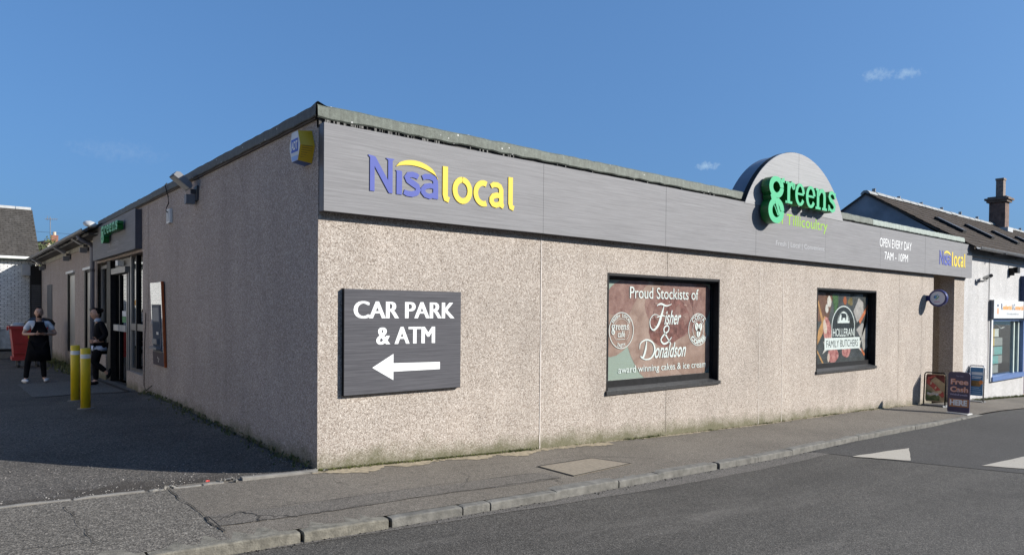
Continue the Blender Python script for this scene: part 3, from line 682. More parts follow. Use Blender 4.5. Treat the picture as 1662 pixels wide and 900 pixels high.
# ------------------------------------------------------------------ shopfront
M_alu = plain('aluminium_frame', (.20, .195, .185), .4, .1, 3)
ob('stall_riser', MB().box(.0, .3, 8.205, 9.74, -.8, .36), M_wall_shade, SHOP); ob('stall_riser', MB().box(.0, .3, 12.2, 13.349, -.8, .55), M_wall_shade, SHOP)
w = ob('shopfront_window', MB().box(.115, .121, 8.22, 9.72, .42, 2.74), M_glass_dk, SHOP)
mb = MB(); mb.box(.08, .16, 8.2, 8.25, .36, 2.8); ob('frame', mb, M_alu, w); ob('frame', MB().box(.08, .16, 9.70, 9.80, .36, 2.8), M_alu, w); ob('frame', MB().box(.082, .158, 8.25, 9.70, .36, .43), M_greydk, w); ob('transom', MB().box(.082, .158, 8.25, 9.70, 1.22, 1.36), M_alu, w)
ob('mullion', MB().box(.07, .16, 9.12, 9.20, .43, 2.79), M_black, w)
w = ob('shopfront_window', MB().box(.115, .121, 12.25, 13.3, .6, 2.68), M_glass_dk, SHOP)
ob('frame', MB().box(.08, .16, 12.2, 12.29, .55, 2.8), M_alu, w); ob('frame', MB().box(.08, .16, 13.29, 13.349, .55, 2.8), M_alu, w); ob('frame', MB().box(.082, .158, 12.29, 13.29, 2.66, 2.74), M_alu, w); ob('frame', MB().box(.082, .158, 12.29, 13.29, .55, .62), M_alu, w); ob('transom', MB().box(.082, .158, 12.29, 13.29, 1.2, 1.3), M_greydk, w)
d = ob('shop_door', MB().box(.13, .136, 10.3, 11.7, .06, 2.44), M_glass_dk, SHOP)
ob('stile', MB().box(.10, .16, 10.08, 10.16, .0, 2.47), M_alu, d); ob('stile', MB().box(.10, .17, 10.24, 10.32, .04, 2.44), M_alu, d); ob('stile', MB().box(.09, .17, 11.0, 11.07, .04, 2.44), M_black, d); ob('post', MB().box(.02, .2, 11.72, 12.19, -.1, 2.79), M_black, d)
ob('header', MB().box(.03, .17, 10.08, 11.72, 2.47, 2.60), M_alu, d); ob('fanlight', MB().box(.12, .13, 9.8, 11.72, 2.6, 2.79), M_alu, d)
ob('push_bar', MB().box(.08, .13, 10.33, 11.0, 1.16, 1.30), M_lightgrey, d); ob('push_bar', MB().box(.08, .13, 11.08, 11.7, 1.16, 1.30), M_lightgrey, d)
ob('door_sensor', MB().box(-.03, .1, 10.55, 10.8, 2.63, 2.75), M_offwhite, d)
ob('notice', MB().box(.124, .128, 10.5, 10.9, 1.5, 1.62), M_print_white, d); ob('notice', MB().box(.124, .128, 10.5, 10.9, 1.36, 1.49), plain('green_notice', (.05, .25, .08)), d); ob('notice', MB().box(.109, .113, 9.3, 9.5, 1.75, 1.86), plain('amber_notice', (.6, .3, .03)), bpy.data.objects['shopfront_window'])
# dim interior behind the glass
mb = MB(); mb.add([(3.5, 8.0, -.2), (3.5, 13.4, -.2), (3.5, 13.4, 2.85), (3.5, 8.0, 2.85), (.36, 8.0, -.2), (.36, 13.4, -.2), (.36, 13.4, 2.85), (.36, 8.0, 2.85)], [(0, 1, 2, 3), (0, 3, 7, 4), (1, 5, 6, 2), (4, 5, 1, 0), (3, 2, 6, 7)]); ob('interior', mb, plain('interior_grey', (.03, .03, .03)), SHOP)
for z in (.2, .65, 1.1, 1.55): ob('shelf', MB().box(2.6, 3.3, 8.4, 12.8, z, z+.06), plain('shelf_goods', (.16, .06, .08), .7, .8, 7), SHOP)
# ------------------------------------------------------------------ fascia sign on the front
FA = empty('fascia_sign', (0, 0, 2.72), 'long grey laminate fascia board running along the whole shop front above the windows', 'sign')
mb = MB(); mb.box(.005, 19.11, -.112, -.0, 2.722, 3.63); ob('sign_tray', mb, M_fascia_side, FA)
js = [.005, 3.06, 5.61, 8.15, 10.7, 13.25, 15.8, 18.3, 19.11]
for i, (a, b) in enumerate(zip(js, js[1:])):
    e = random.uniform(-.0012, .0012); ob('fascia_panel', MB().box(a+.0025, b-.0025, -.1225+e, -.1125, 2.72, 3.632), M_fascia, FA)
def nisa(u0, u1, v0, v1, thick, parent, d):
    k = (u1-u0)/2.03; h = v1-v0; X = lambda t: u0+t*k
    md = [M_violet, M_violet_side]; my = [M_yellow, M_yellow_side]
    # capital: two stems, a diagonal and small serifs
    def stroke(pts, mats, nm='letter', par=parent): ob(nm, MB().ribbon([(X(a), v0+b*h, w*k) for a, b, w in pts], FRONT, d-thick, d, 0, 1), mats, par)
    mb = MB(); P = [(0, 1.0), (.055, .985), (.085, .97), (.24, .36), (.24, .93), (.215, .965), (.215, .985), (.315, .985), (.315, .965), (.295, .93), (.295, .0), (.25, .0), (.075, .70), (.075, .0), (.02, .0), (.02, .93), (0, .97)]
    mb.prism([(X(a), v0+b*h) for a, b in reversed(P)], FRONT, d-thick, d, 0, 1); ob('letter', mb, md, parent)
    mb = MB(); mb.prism([(X(a), v0+b*h) for a, b in reversed([(.33, .68), (.345, .655), (.345, .0), (.415, .0), (.415, .66), (.40, .685)])], FRONT, d-thick, d, 0, 1); ob('letter', mb, md, parent)
    s = [(.625, .60, .028), (.60, .635, .032), (.55, .655, .032), (.495, .63, .032), (.475, .56, .033), (.495, .475, .035), (.555, .40, .037), (.61, .33, .036), (.628, .24, .034), (.605, .14, .032), (.545, .085, .032), (.48, .09, .031), (.44, .125, .027)]
    s = [(a, b-.03, w) for a, b, w in s]; stroke(s, md)
    stroke([(.68, .575, .027), (.72, .625, .031), (.78, .635, .032), (.835, .60, .033), (.855, .52, .034), (.858, .40, .034), (.858, .0, .034)], md)
    bowl = [(.85, .36, .028), (.78, .375, .03), (.72, .335, .031), (.69, .25, .031), (.69, .16, .031), (.72, .085, .031), (.775, .055, .03), (.835, .11, .03), (.86, .19, .028)]
    ob('letter', MB().ribbon([(X(a), v0+b*h, w*k) for a, b, w in bowl], FRONT, d-thick, d+.0006, 0, 1), md, parent)
    up_ = []; lo = []
    for i in range(15):
        t = i/14; x = lerp(.34, .885, t); up_.append((X(x), v0+h*(.80+.30*math.sin(math.pi*min(1, t*1.0))**.6-.12*t+(.0 if t < .9 else -.1*(t-.9)/.1)))); lo.append((X(x), v0+h*(.79+.16*math.sin(math.pi*t)**.8-.135*t-.03*(t > .95))))
    ob('swoosh', MB().prism(lo+list(reversed(up_)), FRONT, d-thick, d, 0, 1), my, parent)
    stroke([(.99, 1.02, .036), (.99, .16, .036), (1.0, .06, .036), (1.045, .02, .032)], my)
    def o_ring(cx, cy, rx, ry, w, a0, a1, n=24): return [(cx+rx*math.cos(math.radians(lerp(a0, a1, i/n))), cy+ry*math.sin(math.radians(lerp(a0, a1, i/n))), w) for i in range(n+1)]
    stroke(o_ring(1.235, .37, .108, .325, .0345, 90, 450), my); stroke(o_ring(1.545, .37, .115, .325, .034, 66, 294), my)
    stroke([(1.66, .635, .028), (1.70, .70, .032), (1.76, .705, .033), (1.80, .665, .034), (1.82, .57, .035), (1.822, .14, .034), (1.835, .06, .034), (1.86, .03, .028)], my)
    ob('letter', MB().ribbon([(X(a), v0+b*h, w*k) for a, b, w in [(1.815, .37, .03), (1.75, .375, .034), (1.695, .33, .035), (1.67, .25, .035), (1.67, .16, .035), (1.695, .08, .035), (1.74, .055, .034), (1.795, .10, .033), (1.815, .18, .03)]], FRONT, d-thick, d+.0006, 0, 1), my, parent)
    stroke([(1.97, 1.02, .036), (1.97, .16, .036), (1.98, .06, .036), (2.025, .02, .032)], my)
nisa(.51, 2.555, 2.985, 3.372, .008, FA, .132)
N2 = empty('brand_lettering', (16.7, -.12, 3.0), 'small violet and yellow shop logo at the far right end of the fascia', 'sign')
nisa(16.70, 18.57, 2.99, 3.345, .006, FA, .1285)
bpy.data.objects.remove(N2)
put_text('OPEN EVERY DAY', FRONT, (13.2, 14.95, 3.215, 3.41), .1245, M_print_white, FA, bold=-.002)
put_text('7AM - 10PM', FRONT, (13.46, 14.75, 2.935, 3.115), .1245, M_print_white, FA, bold=-.002)
put_text('of Tillicoultry', FRONT, (8.80, 10.76, 3.29, 3.56), .1245, M_lime, FA, bold=.002)
put_text('Fresh | Local | Convenient', FRONT, (8.82, 10.66, 2.92, 3.04), .1242, M_silver, FA, bold=0)
# domed panel rising above the fascia
AR = empty('arched_sign', (9.6, 0, 3.633), 'rounded grey arch panel standing up behind the raised green lettering above the roofline', 'sign')
R0 = 2.04; cz = 4.74-R0; half = math.asin(1.825/R0)
arc = [(9.6+R0*math.sin(lerp(-half, half, i/40)), cz+R0*math.cos(lerp(-half, half, i/40))) for i in range(41)]
L = [p for p in arc if p[0] <= 9.592]; Rr = [p for p in arc if p[0] >= 9.598]
mb = MB(); mb.prism(list(reversed(L+[(9.592, arc[20][1]-.0006), (9.592, 3.634)])), FRONT, .118, .128); ob('arch_panel', mb, M_arch, AR)
mb = MB(); mb.prism(list(reversed([(9.598, 3.634), (9.598, arc[20][1]-.0006)]+Rr)), FRONT, .118, .128); ob('arch_panel', mb, M_arch, AR)
mb = MB(); inn = [(9.6+(p[0]-9.6)*.985, cz+(p[1]-cz)*.985) for p in arc]
for i in range(40):
    a, b = inn[i], inn[i+1]; mb.add([FRONT(*a, .117), FRONT(*b, .117), FRONT(*b, -.28), FRONT(*a, -.28)], [(0, 3, 2, 1)], 0)
mb.flat(list(reversed(inn)), FRONT, .116, 1); mb.flat(inn, FRONT, -.28, 1)
ob('arch_shell', mb, [plain('blue_grey_shell', (.15, .165, .20), .3, .08, 3), M_fascia_side], AR)
mb = MB(); o2 = [(9.6+(p[0]-9.6)*1.003, cz+(p[1]-cz)*1.003) for p in arc]
for i in range(40): a, b = o2[i], o2[i+1]; mb.add([FRONT(*a, .117), FRONT(*b, .117), FRONT(*b, .03), FRONT(*a, .03)], [(0, 3, 2, 1)], 0)
ob('arch_trim', mb, M_dark, AR)
# big built-up serif lettering
def greens(fr, X, base, xh, d0, d1, parent, mats):
    """X: letter boxes (u0, u1) for the six letters; two solid tones: bright face, dark returns"""
    cnt = [0]
    def S(box, strokes):
        a, b = box; mb = MB()
        for st in strokes:
            cnt[0] += 1; e = (cnt[0] % 7)*.0007
            pts = [(a+(b-a)*x, base+y*xh, w*abs(b-a)) for x, y, w in st]
            mb.ribbon(pts, fr, d0, d1+e, 0, 1)
        return ob('letter', mb, mats, parent)
    def el(cx, cy, rx, ry, w0, w1, a0=0, a1=360, n=28): return [(cx+rx*math.cos(q), cy+ry*math.sin(q), lerp(w1, w0, abs(math.cos(q)))) for q in [math.radians(lerp(a0, a1, i/n)) for i in range(n+1)]]
    bar = lambda x0, x1, y, w=.055: [(x0, y, w), (x1, y, w)]
    S(X[0], [el(.45, .62, .36, .36, .125, .085), el(.45, -.42, .40, .44, .13, .10), [(.22, .32, .06), (.14, .2, .09), (.2, .08, .10), (.42, .02, .10), (.62, .0, .11)], [(.72, .86, .05), (.84, .97, .08), (.98, .99, .09)], [(.36, -.02, .02), (.52, -.22, .07), (.66, -.55, .08), (.56, -.62, .03), (.3, -.2, .02)]])
    S(X[1], [[(.30, .0, .15), (.30, .95, .15)], bar(-.02, .72, .055, .07), bar(0, .3, .93, .07), [(.32, .55, .07), (.5, .84, .10), (.72, .95, .13)], el(.84, .82, .08, .075, .11, .11)])
    for k in (2, 3): S(X[k], [el(.5, .5, .40, .45, .13, .075, 8, 330), bar(.16, .9, .53, .06)])
    S(X[4], [[(.18, .0, .11), (.18, .95, .11)], bar(-.04, .42, .055, .055), bar(-.03, .18, .93, .055), [(.2, .6, .05), (.38, .88, .085), (.58, .93, .095), (.74, .80, .11), (.77, .6, .11), (.77, .0, .11)], bar(.55, 1.0, .055, .055)])
    S(X[5], [[(.82, .70, .07), (.76, .86, .09), (.5, .95, .09), (.22, .88, .11), (.15, .72, .12), (.3, .58, .13), (.62, .46, .13), (.82, .30, .13), (.76, .12, .11), (.5, .04, .09), (.22, .12, .09), (.14, .28, .07)], [(.86, .66, .06), (.86, .96, .06)], [(.10, .32, .06), (.10, .02, .06)]])
GR = empty('greens_lettering', (8.26, -.16, 3.34), 'large raised green serif lettering with dark green returns fixed to the arch and fascia', 'sign lettering')
GR.name = 'raised_lettering'
greens(FRONT, [(8.24, 8.74), (8.78, 9.10), (9.12, 9.45), (9.51, 9.85), (9.89, 10.32), (10.36, 10.70)], 3.70, .40, .17, .325, GR, [M_mint, M_green])
mb = MB()
for x, z in ((8.45, 3.9), (8.45, 3.5), (8.9, 3.8), (9.15, 3.9), (9.55, 3.9), (9.98, 3.85), (10.5, 3.9)): mb.tube([FRONT(x, z, .123), FRONT(x, z, .18)], .012, 6)
ob('standoffs', mb, M_silver, GR, kind='stuff')
# ------------------------------------------------------------------ car park sign
CP = empty('direction_sign', (.277, -.0, .776), 'dark grey board with white car park lettering and a left arrow on the pebbledash', 'sign')
ob('board', MB().box(.277, 1.798, -.052, -.004, .776, 1.921), M_signdark, CP)
mb = MB(); mb.box(.272, .277, -.050, -.003, .772, 1.925); mb.box(.277, 1.80, -.050, -.003, .768, .776); ob('edge_trim', mb, M_black, CP)
put_text('CAR PARK', FRONT, (.392, 1.693, 1.603, 1.792), .0545, M_print_white, CP, bold=0, fat=(-.010, -.005, .005, .010))
put_text('& ATM', FRONT, (.667, 1.418, 1.313, 1.507), .0545, M_print_white, CP, bold=0, fat=(-.010, -.005, .005, .010))
mb = MB(); mb.flat([(.61, 1.06), (.875, .91), (.875, 1.005), (1.5, 1.005), (1.5, 1.09), (.875, 1.10), (.875, 1.205)], FRONT, .0545); ob('arrow', mb, M_print_white, CP)
# ------------------------------------------------------------------ posters in the two front windows
def printmat(name, col, var=.2, scale=6, col2=None):
    mt, t, p = nodes(name); v = coords(t); n = noise(t, v, scale, 6, .65)
    t.links.new(ramp(t, n, [(.32, [x*(1-var) for x in col]), (.66, col2 or [min(1, x*(1+var)) for x in col])]), p.inputs['Base Color']); p.inputs['Roughness'].default_value = .5; p.inputs['Specular IOR Level'].default_value = .15
    return mt
PD = -.15
PFR = lambda u, v, w=0: FRONT(CAM.x+(u-CAM.x)*1.0143, 1.7+(v-1.7)*1.0143, w)
P1 = empty('window_poster', (4.5, .15, .67), 'pastry poster with white script lettering and round badges filling the larger front window', 'poster')
mb = MB(); mb.flat([(4.40, .671), (7.04, .671), (7.04, 2.18), (4.40, 2.18)], PFR, PD); ob('picture', mb, printmat('print_sage', (.31, .35, .31), .05, 2), P1)
def layer(par, pts, k, mat, name='picture', fr=PFR, pd=PD): return ob(name, MB().flat(pts, fr, pd+.0006*k), mat, par)
pas = printmat('print_pastry', (.31, .185, .15), .2, 4, (.39, .26, .22)); pas2 = printmat('print_crust', (.34, .21, .175), .2, 5, (.42, .29, .25)); red = printmat('print_cherry', (.17, .068, .06), .4, 8, (.30, .135, .118)); red2 = printmat('print_jam', (.27, .125, .11), .3, 7, (.35, .205, .18)); hi = printmat('print_gloss', (.40, .25, .22), .2, 9)
def clip(pts, x0, x1, y0, y1): return [(min(x1, max(x0, a)), min(y1, max(y0, b))) for a, b in pts]
bx = (4.402, 7.038, .673, 2.178)
layer(P1, clip(wob(4.62, 1.5, .55, .46, 26, .1, .3, 1), *bx), 1, pas); layer(P1, clip(wob(5.0, 1.95, .55, .3, 26, .15, .2, 3), *bx), 2, red2)
layer(P1, clip(wob(5.95, 1.35, 1.02, .92, 34, .06, 0, 5), *bx), 3, pas2); layer(P1, clip(wob(6.25, 1.78, .85, .50, 30, .12, .1, 8), *bx), 4, red2); layer(P1, clip(wob(5.95, 1.55, .50, .40, 26, .16, .5, 11), *bx), 5, red)
layer(P1, clip(wob(6.6, 1.0, .5, .4, 26, .12, 0, 14), *bx), 6, pas)
for i in range(11): layer(P1, wob(random.uniform(5.55, 6.75), random.uniform(1.35, 2.0), random.uniform(.09, .2), random.uniform(.06, .13), 14, .1, random.uniform(0, 3), 40+i), 7+i*.35, random.choice((red, red, red2)))
for i in range(12): layer(P1, wob(random.uniform(5.5, 6.7), random.uniform(1.35, 2.0), random.uniform(.02, .06), .012, 8, .2, random.uniform(-.8, .8), 70+i), 11.2+i*.3, hi)
WP = M_print_white; TD = PD+.0098
put_text('Proud Stockists of', PFR, (4.98, 6.70, 1.905, 2.085), TD, WP, P1, bold=.004)
put_text('award winning cakes & ice cream', PFR, (4.74, 6.93, .745, .885), TD, WP, P1, bold=.004)
def script(strokes, par, k=0):
    for i, st in enumerate(strokes):
        # round the corners of the pen path
        P = [Vector(s) for s in st]; Q = []
        for a in range(len(P)-1):
            p0, p1, p2, p3 = P[max(0, a-1)], P[a], P[a+1], P[min(len(P)-1, a+2)]
            for j in range(6):
                t = j/6; Q.append(.5*((2*p1)+(p2-p0)*t+(2*p0-5*p1+4*p2-p3)*t*t+(3*p1-p0-3*p2+p3)*t**3))
        Q.append(P[-1]); ob('letter', MB().ribbon([(q.x, q.y, max(.002, q.z)) for q in Q], PFR, None, TD+.0004*(i+1)), WP, par)
# capital F, ampersand and capital D as pen strokes, the rest as slanted lettering
script([[(5.62, 1.80, .006), (5.72, 1.83, .016), (5.86, 1.80, .012), (5.99, 1.83, .005)], [(5.80, 1.81, .006), (5.74, 1.66, .022), (5.66, 1.50, .024), (5.55, 1.42, .014), (5.47, 1.47, .010), (5.46, 1.58, .008), (5.55, 1.66, .006), (5.66, 1.65, .004)], [(5.62, 1.62, .006), (5.75, 1.645, .012), (5.83, 1.63, .004)]], P1)
put_text('isher', PFR, (5.81, 6.24, 1.50, 1.73), TD, WP, P1, bold=.012, shear=.42)
script([[(6.0, 1.30, .006), (5.90, 1.22, .014), (5.80, 1.20, .016), (5.73, 1.26, .014), (5.80, 1.34, .014), (5.91, 1.40, .012), (5.92, 1.47, .010), (5.85, 1.48, .012), (5.80, 1.42, .014), (5.88, 1.30, .014), (5.99, 1.19, .006)]], P1)
script([[(5.38, 1.25, .008), (5.36, 1.12, .020), (5.30, 1.00, .018), (5.24, 1.02, .008)], [(5.22, 1.13, .006), (5.24, 1.22, .010), (5.38, 1.27, .012), (5.53, 1.22, .014), (5.58, 1.10, .018), (5.50, .99, .014), (5.38, .965, .010), (5.28, .985, .006)]], P1)
put_text('onaldson', PFR, (5.58, 6.38, .975, 1.215), TD, WP, P1, bold=.012, shear=.42)
# round badges
def badge(par, c, r, asp=1.0):
    mb = MB(); ring(mb, PFR, c, r-.012, r, TD+.0002); ob('badge', mb, WP, par)
badge(P1, (4.80, 1.42), .275)
arc_text('FRESH   LOCAL', PFR, (4.80, 1.42), .20, .05, 90, 118, TD, WP, P1, bold=.02)
arc_text('TASTY', PFR, (4.80, 1.42), .20, .05, 270, 50, TD, WP, P1, top=False, bold=.02)
for i in range(44):
    q = math.radians(i/44*360)
    if 235 < i/44*360 < 305: continue
    layer(P1, ellipse(4.80+.178*math.cos(q), 1.42+.178*math.sin(q), .006, .006, 6), 17, WP, 'badge')
GP = empty('tmp', (0, 0, 0), 't', 't'); 
def flatgreens(fr, X, base, xh, d, parent, mat):
    n0 = set(bpy.data.objects); greens(fr, X, base, xh, None, d, parent, mat)
mb_old = MB.ribbon
bx_ = [4.60, 4.66, 4.705, 4.765, 4.825, 4.895, 4.945]
flatgreens(PFR, [(4.585, 4.655), (4.665, 4.712), (4.718, 4.770), (4.778, 4.830), (4.838, 4.905), (4.912, 4.958)], 1.43, .075, TD, P1, WP)
bpy.data.objects.remove(GP)
put_text('café', PFR, (4.72, 4.88, 1.32, 1.415), TD, WP, P1, bold=.006); layer(P1, [(4.70, 1.285), (4.88, 1.285), (4.88, 1.292), (4.70, 1.292)], 17, WP, 'badge')
badge(P1, (6.71, 1.415), .272)
arc_text('COSTA', PFR, (6.71, 1.415), .17, .08, 90, 104, TD, WP, P1, bold=.02); arc_text('COFFEE', PFR, (6.71, 1.415), .17, .08, 270, 116, TD, WP, P1, top=False, bold=.05)
mb = MB(); ring(mb, PFR, (6.71, 1.415), .148, .156, TD); ob('badge', mb, WP, P1)
for (a, b, r) in ((6.67, 1.46, .35), (6.76, 1.45, -.35), (6.715, 1.36, -.15)):
    layer(P1, ellipse(a, b, .052, .076, 18, rot=r), 17, WP, 'coffee_bean'); ob('bean_line', MB().ribbon([(a-.02*math.cos(r)+.06*math.sin(r)*-1, b+.065*math.cos(r), .003), (a, b+.01, .006), (a+.06*math.sin(r), b-.065*math.cos(r), .003)], PFR, None, TD+.002), red2, P1)
# second poster
P2 = empty('window_poster', (10.75, .15, .64), 'butcher poster with meat cuts and a white banner in the smaller front window', 'poster')
b2 = (10.50, 13.06, .665, 2.135)
mb = MB(); mb.flat([(b2[0], b2[2]), (b2[1], b2[2]), (b2[1], b2[3]), (b2[0], b2[3])], PFR, PD); ob('picture', mb, printmat('print_slate', (.052, .052, .055), .35, 3, (.10, .10, .105)), P2)
wood = printmat('print_board', (.16, .075, .05), .4, 5); meat = printmat('print_meat', (.42, .10, .10), .35, 12, (.62, .30, .28)); fat = printmat('print_fat', (.62, .48, .42), .15, 12); cloth = printmat('print_cloth', (.42, .37, .36), .22, 9); herb = printmat('print_herb', (.06, .12, .04), .6, 25); hand = printmat('print_handle', (.55, .16, .07), .25, 6); spoon = printmat('print_spoon', (.48, .25, .10), .25, 6); pale = printmat('print_garlic', (.62, .55, .52), .2, 14)
def p2(pts, k, m): layer(P2, clip(pts, b2[0]+.002, b2[1]-.002, b2[2]+.002, b2[3]-.002), k, m)
p2([(10.7, 1.55), (11.2, 1.5), (11.45, 2.14), (10.7, 2.14)], 1, wood); p2([(10.72, 1.0), (11.05, 1.35), (11.2, 1.6), (11.05, 1.65), (10.8, 1.35)], 2, spoon); p2([(10.74, 1.95), (10.80, 1.96), (11.08, 1.42), (11.0, 1.38)], 3, spoon)
p2(wob(11.2, 1.28, .17, .36, 22, .1, .35, 2), 4, meat); p2(wob(11.08, 1.42, .07, .17, 16, .15, .3, 3), 5, fat); p2(wob(11.45, .82, .22, .17, 22, .12, 0, 4), 4, meat); p2(wob(11.25, .78, .05, .1, 12, .1, 0, 4), 5, fat); p2(wob(12.05, .93, .22, .16, 22, .14, .3, 6), 4, meat); p2(wob(12.05, .99, .2, .05, 14, .1, .2, 6), 5, fat)
p2([(12.50, 1.35), (12.78, 1.5), (12.95, 1.45), (13.1, 1.55), (13.2, 1.75), (13.0, 1.85), (13.24, 1.35), (13.1, .95), (12.85, .88), (12.75, 1.15)], 2, cloth); p2([(12.35, 1.75), (12.6, 2.05), (12.82, 1.95), (12.85, 1.72), (12.55, 1.5)], 3, cloth); p2([(12.62, 1.55), (13.24, 1.92), (13.26, 1.82), (12.68, 1.47)], 4, hand); p2([(12.35, 1.42), (12.62, 1.55), (12.68, 1.47), (12.45, 1.38)], 4, printmat('print_blade', (.03, .03, .03)))
p2(wob(11.25, 1.95, .09, .12, 16, .12, 0, 9), 3, pale); p2(wob(11.15, 1.8, .07, .09, 14, .12, 0, 10), 3.4, pale); p2(wob(11.50, 1.5, .09, .12, 16, .04, 0, 10), 3, pale)
for i in range(16): p2([(11.4+random.uniform(-.05, .25), 2.1), (11.42+random.uniform(-.05, .25), 2.12), (11.6+random.uniform(-.12, .1), 1.62), (11.58+random.uniform(-.12, .1), 1.6)], 4+i*.12, herb)
p2(wob(11.95, 1.98, .08, .09, 14, .1, 0, 12), 3, printmat('print_onion', (.35, .09, .03))); p2(wob(12.2, 1.96, .10, .1, 14, .3, 0, 13), 3, printmat('print_spice', (.18, .13, .05), .5)); p2([(12.75, .95), (12.95, .8), (12.9, .76), (12.72, .9)], 3, hand); p2([(10.72, .95), (10.76, .96), (11.05, .67), (10.98, .67)], 3, spoon)
dk = printmat('print_badge', (.03, .032, .035), .1)
dome = [(11.36, 1.19), (12.42, 1.19)]+[(11.89+.53*math.cos(math.radians(a)), 1.42+.45*math.sin(math.radians(a))) for a in range(0, 181, 10)]
p2(dome, 8, WP); p2([(11.89+(a-11.89)*.955, 1.19+(b-1.19)*.965) for a, b in dome], 9, dk)
put_text('HOLLERAN', PFR, (11.42, 12.37, 1.215, 1.385), PD+.0062, WP, P2, bold=.008)
arc_text('MEAT GAME FISH POULTRY', PFR, (11.89, 1.46), .24, .05, 90, 150, PD+.0062, WP, P2, bold=.01)
p2([(11.62, 1.50), (12.16, 1.50), (12.16, 1.545), (11.62, 1.545)], 10, WP); p2(ellipse(11.89, 1.545, .2, .2, 18, 0, 180), 10, WP)
p2([(11.78, 1.56), (11.79, 1.66), (11.76, 1.70), (11.83, 1.71), (11.98, 1.70), (12.02, 1.66), (12.01, 1.56), (11.97, 1.56), (11.96, 1.61), (11.85, 1.61), (11.83, 1.56)], 11, dk)
p2([(10.98, .86), (11.16, .93), (11.16, 1.1), (11.02, 1.12), (11.08, .98)], 7, pale); p2([(12.78, .86), (12.62, .93), (12.62, 1.1), (12.74, 1.12), (12.68, .98)], 7, pale)
p2([(11.06, .94), (12.66, .94), (12.66, 1.19), (11.06, 1.19)], 12, WP); put_text('FAMILY BUTCHERS', PFR, (11.14, 12.58, .99, 1.14), PD+.0082, dk, P2, bold=-.002)
# ------------------------------------------------------------------ alarm box
AB = empty('alarm_box', (-.06, .2, 3.4), 'yellow blue and white hexagonal alarm box high on the shaded side wall', 'alarm box')
hexo = [(.40, 3.42), (.335, 3.575), (.175, 3.575), (.11, 3.42), (.175, 3.265), (.335, 3.265)]; hexb = [(.235+(a-.235)*1.18, 3.42+(b-3.42)*1.12) for a, b in hexo]
M_ay = plain('alarm_yellow', (.66, .38, .012), .4, .06); M_ab = plain('alarm_blue', (.03, .09, .32), .4, .06); M_aw = plain('alarm_white', (.60, .60, .60), .4, .05); M_albl = plain('alarm_light_blue', (.25, .38, .68), .4, .05)
mb = MB(); f = [SIDE(a, b, .15) for a, b in hexo]; k = [SIDE(a, b, 0) for a, b in hexb]
mb.add(f+k, [(0, 1, 7, 6), (1, 2, 8, 7), (2, 3, 9, 8)], 0); mb.add(f+k, [(3, 4, 10, 9)], 0); mb.add(f+k, [(4, 5, 11, 10), (5, 0, 6, 11)], 1)
ob('case', mb, [M_ay, M_ab], AB)
ob('cover', MB().add([SIDE(a, b, .152) for a, b in hexo], [tuple(range(6))]), M_aw, AB)
mb = MB(); mb.flat([(.318, 3.268), (.192, 3.268), (.165, 3.32), (.345, 3.32)], SIDE, .154); ob('lower_band', mb, M_albl, AB)
mb = MB(); mb.flat([(.345, 3.36), (.165, 3.36), (.165, 3.50), (.345, 3.50)], SIDE, .154); ob('logo', mb, plain('logo_blue', (.04, .12, .5)), AB)
put_text('ADT', SIDE, (.335, .175, 3.385, 3.475), .156, M_print_white, AB, bold=.03)
for i in range(6):
    z = 3.30+i*.022; a = lerp(3.265, 3.42, (z-3.265)/.155); t = (z-3.265)/.155; mb = MB(); y0 = lerp(.175, .11, t); y1 = lerp(hexb[4][0], hexb[3][0], t)
    p = [SIDE(lerp(y0, y1, .12)-.003, z, .13), SIDE(lerp(y0, y1, .9)-.003, z, .02), SIDE(lerp(y0, y1, .9)-.003, z+.008, .02), SIDE(lerp(y0, y1, .12)-.003, z+.008, .13)]; ob('vent_slot', mb.add(p, [(0, 1, 2, 3)]), plain('slot_shadow', (.25, .15, .01)), AB)
# ------------------------------------------------------------------ floodlights on the side wall
def floodlight(loc, label, grp):
    t = empty('floodlight', loc, label, 'floodlight', grp); L = Vector(loc)
    mb = MB(); mb.box(L.x-.03, L.x, L.y-.09, L.y+.09, L.z-.12, L.z+.10); mb.box(L.x-.10, L.x-.03, L.y-.03, L.y+.03, L.z-.02, L.z+.05); ob('wall_bracket', mb, M_greydk, t)
    mb = MB(); mb.box(L.x-.16, L.x-.03, L.y+.0, L.y+.12, L.z-.17, L.z-.03); ob('motion_sensor', mb, M_grey, t)
    M2 = Matrix.Translation(L+Vector((-.12, .0, .05))) @ Matrix.Rotation(math.radians(38), 4, 'Y')
    mb = MB()
    pr = [(-.30, -.02), (-.30, .045), (-.26, .075), (-.04, .06), (0, .03), (0, -.02)]
    vs = [M2 @ Vector((a, s, b)) for s in (-.14, .14) for a, b in pr]; mb.add(vs, [tuple(reversed(range(6))), tuple(range(6, 12))]+[(i, (i+1) % 6, 6+(i+1) % 6, 6+i) for i in range(6)]); ob('housing', mb, M_grey, t)
    ob('lamp_glass', MB().box(-.28, -.02, -.125, .125, -.028, -.0205, M=M2), M_lightgrey, t); return t
fl0 = floodlight((0, 4.45, 3.47), 'grey floodlight with motion sensor above the small white box, nearest the street corner', 'floodlights along the side wall')
for y, z, lab in ((14.67, 3.32, 'grey floodlight on the rear wall nearest the side entrance sign'), (18.0, 3.27, 'grey floodlight on the rear wall between the other two rear ones'), (24.6, 3.25, 'grey floodlight at the far back end of the rear wall')):
    c = copy_tree(fl0); c.location = (0, y, z); c['label'] = lab; c.scale = (1.25, 1, 1)
SB = empty('sensor_box', (-.02, 6.04, 3.27), 'small white box hanging from a dark cable under the roof edge', 'junction box')
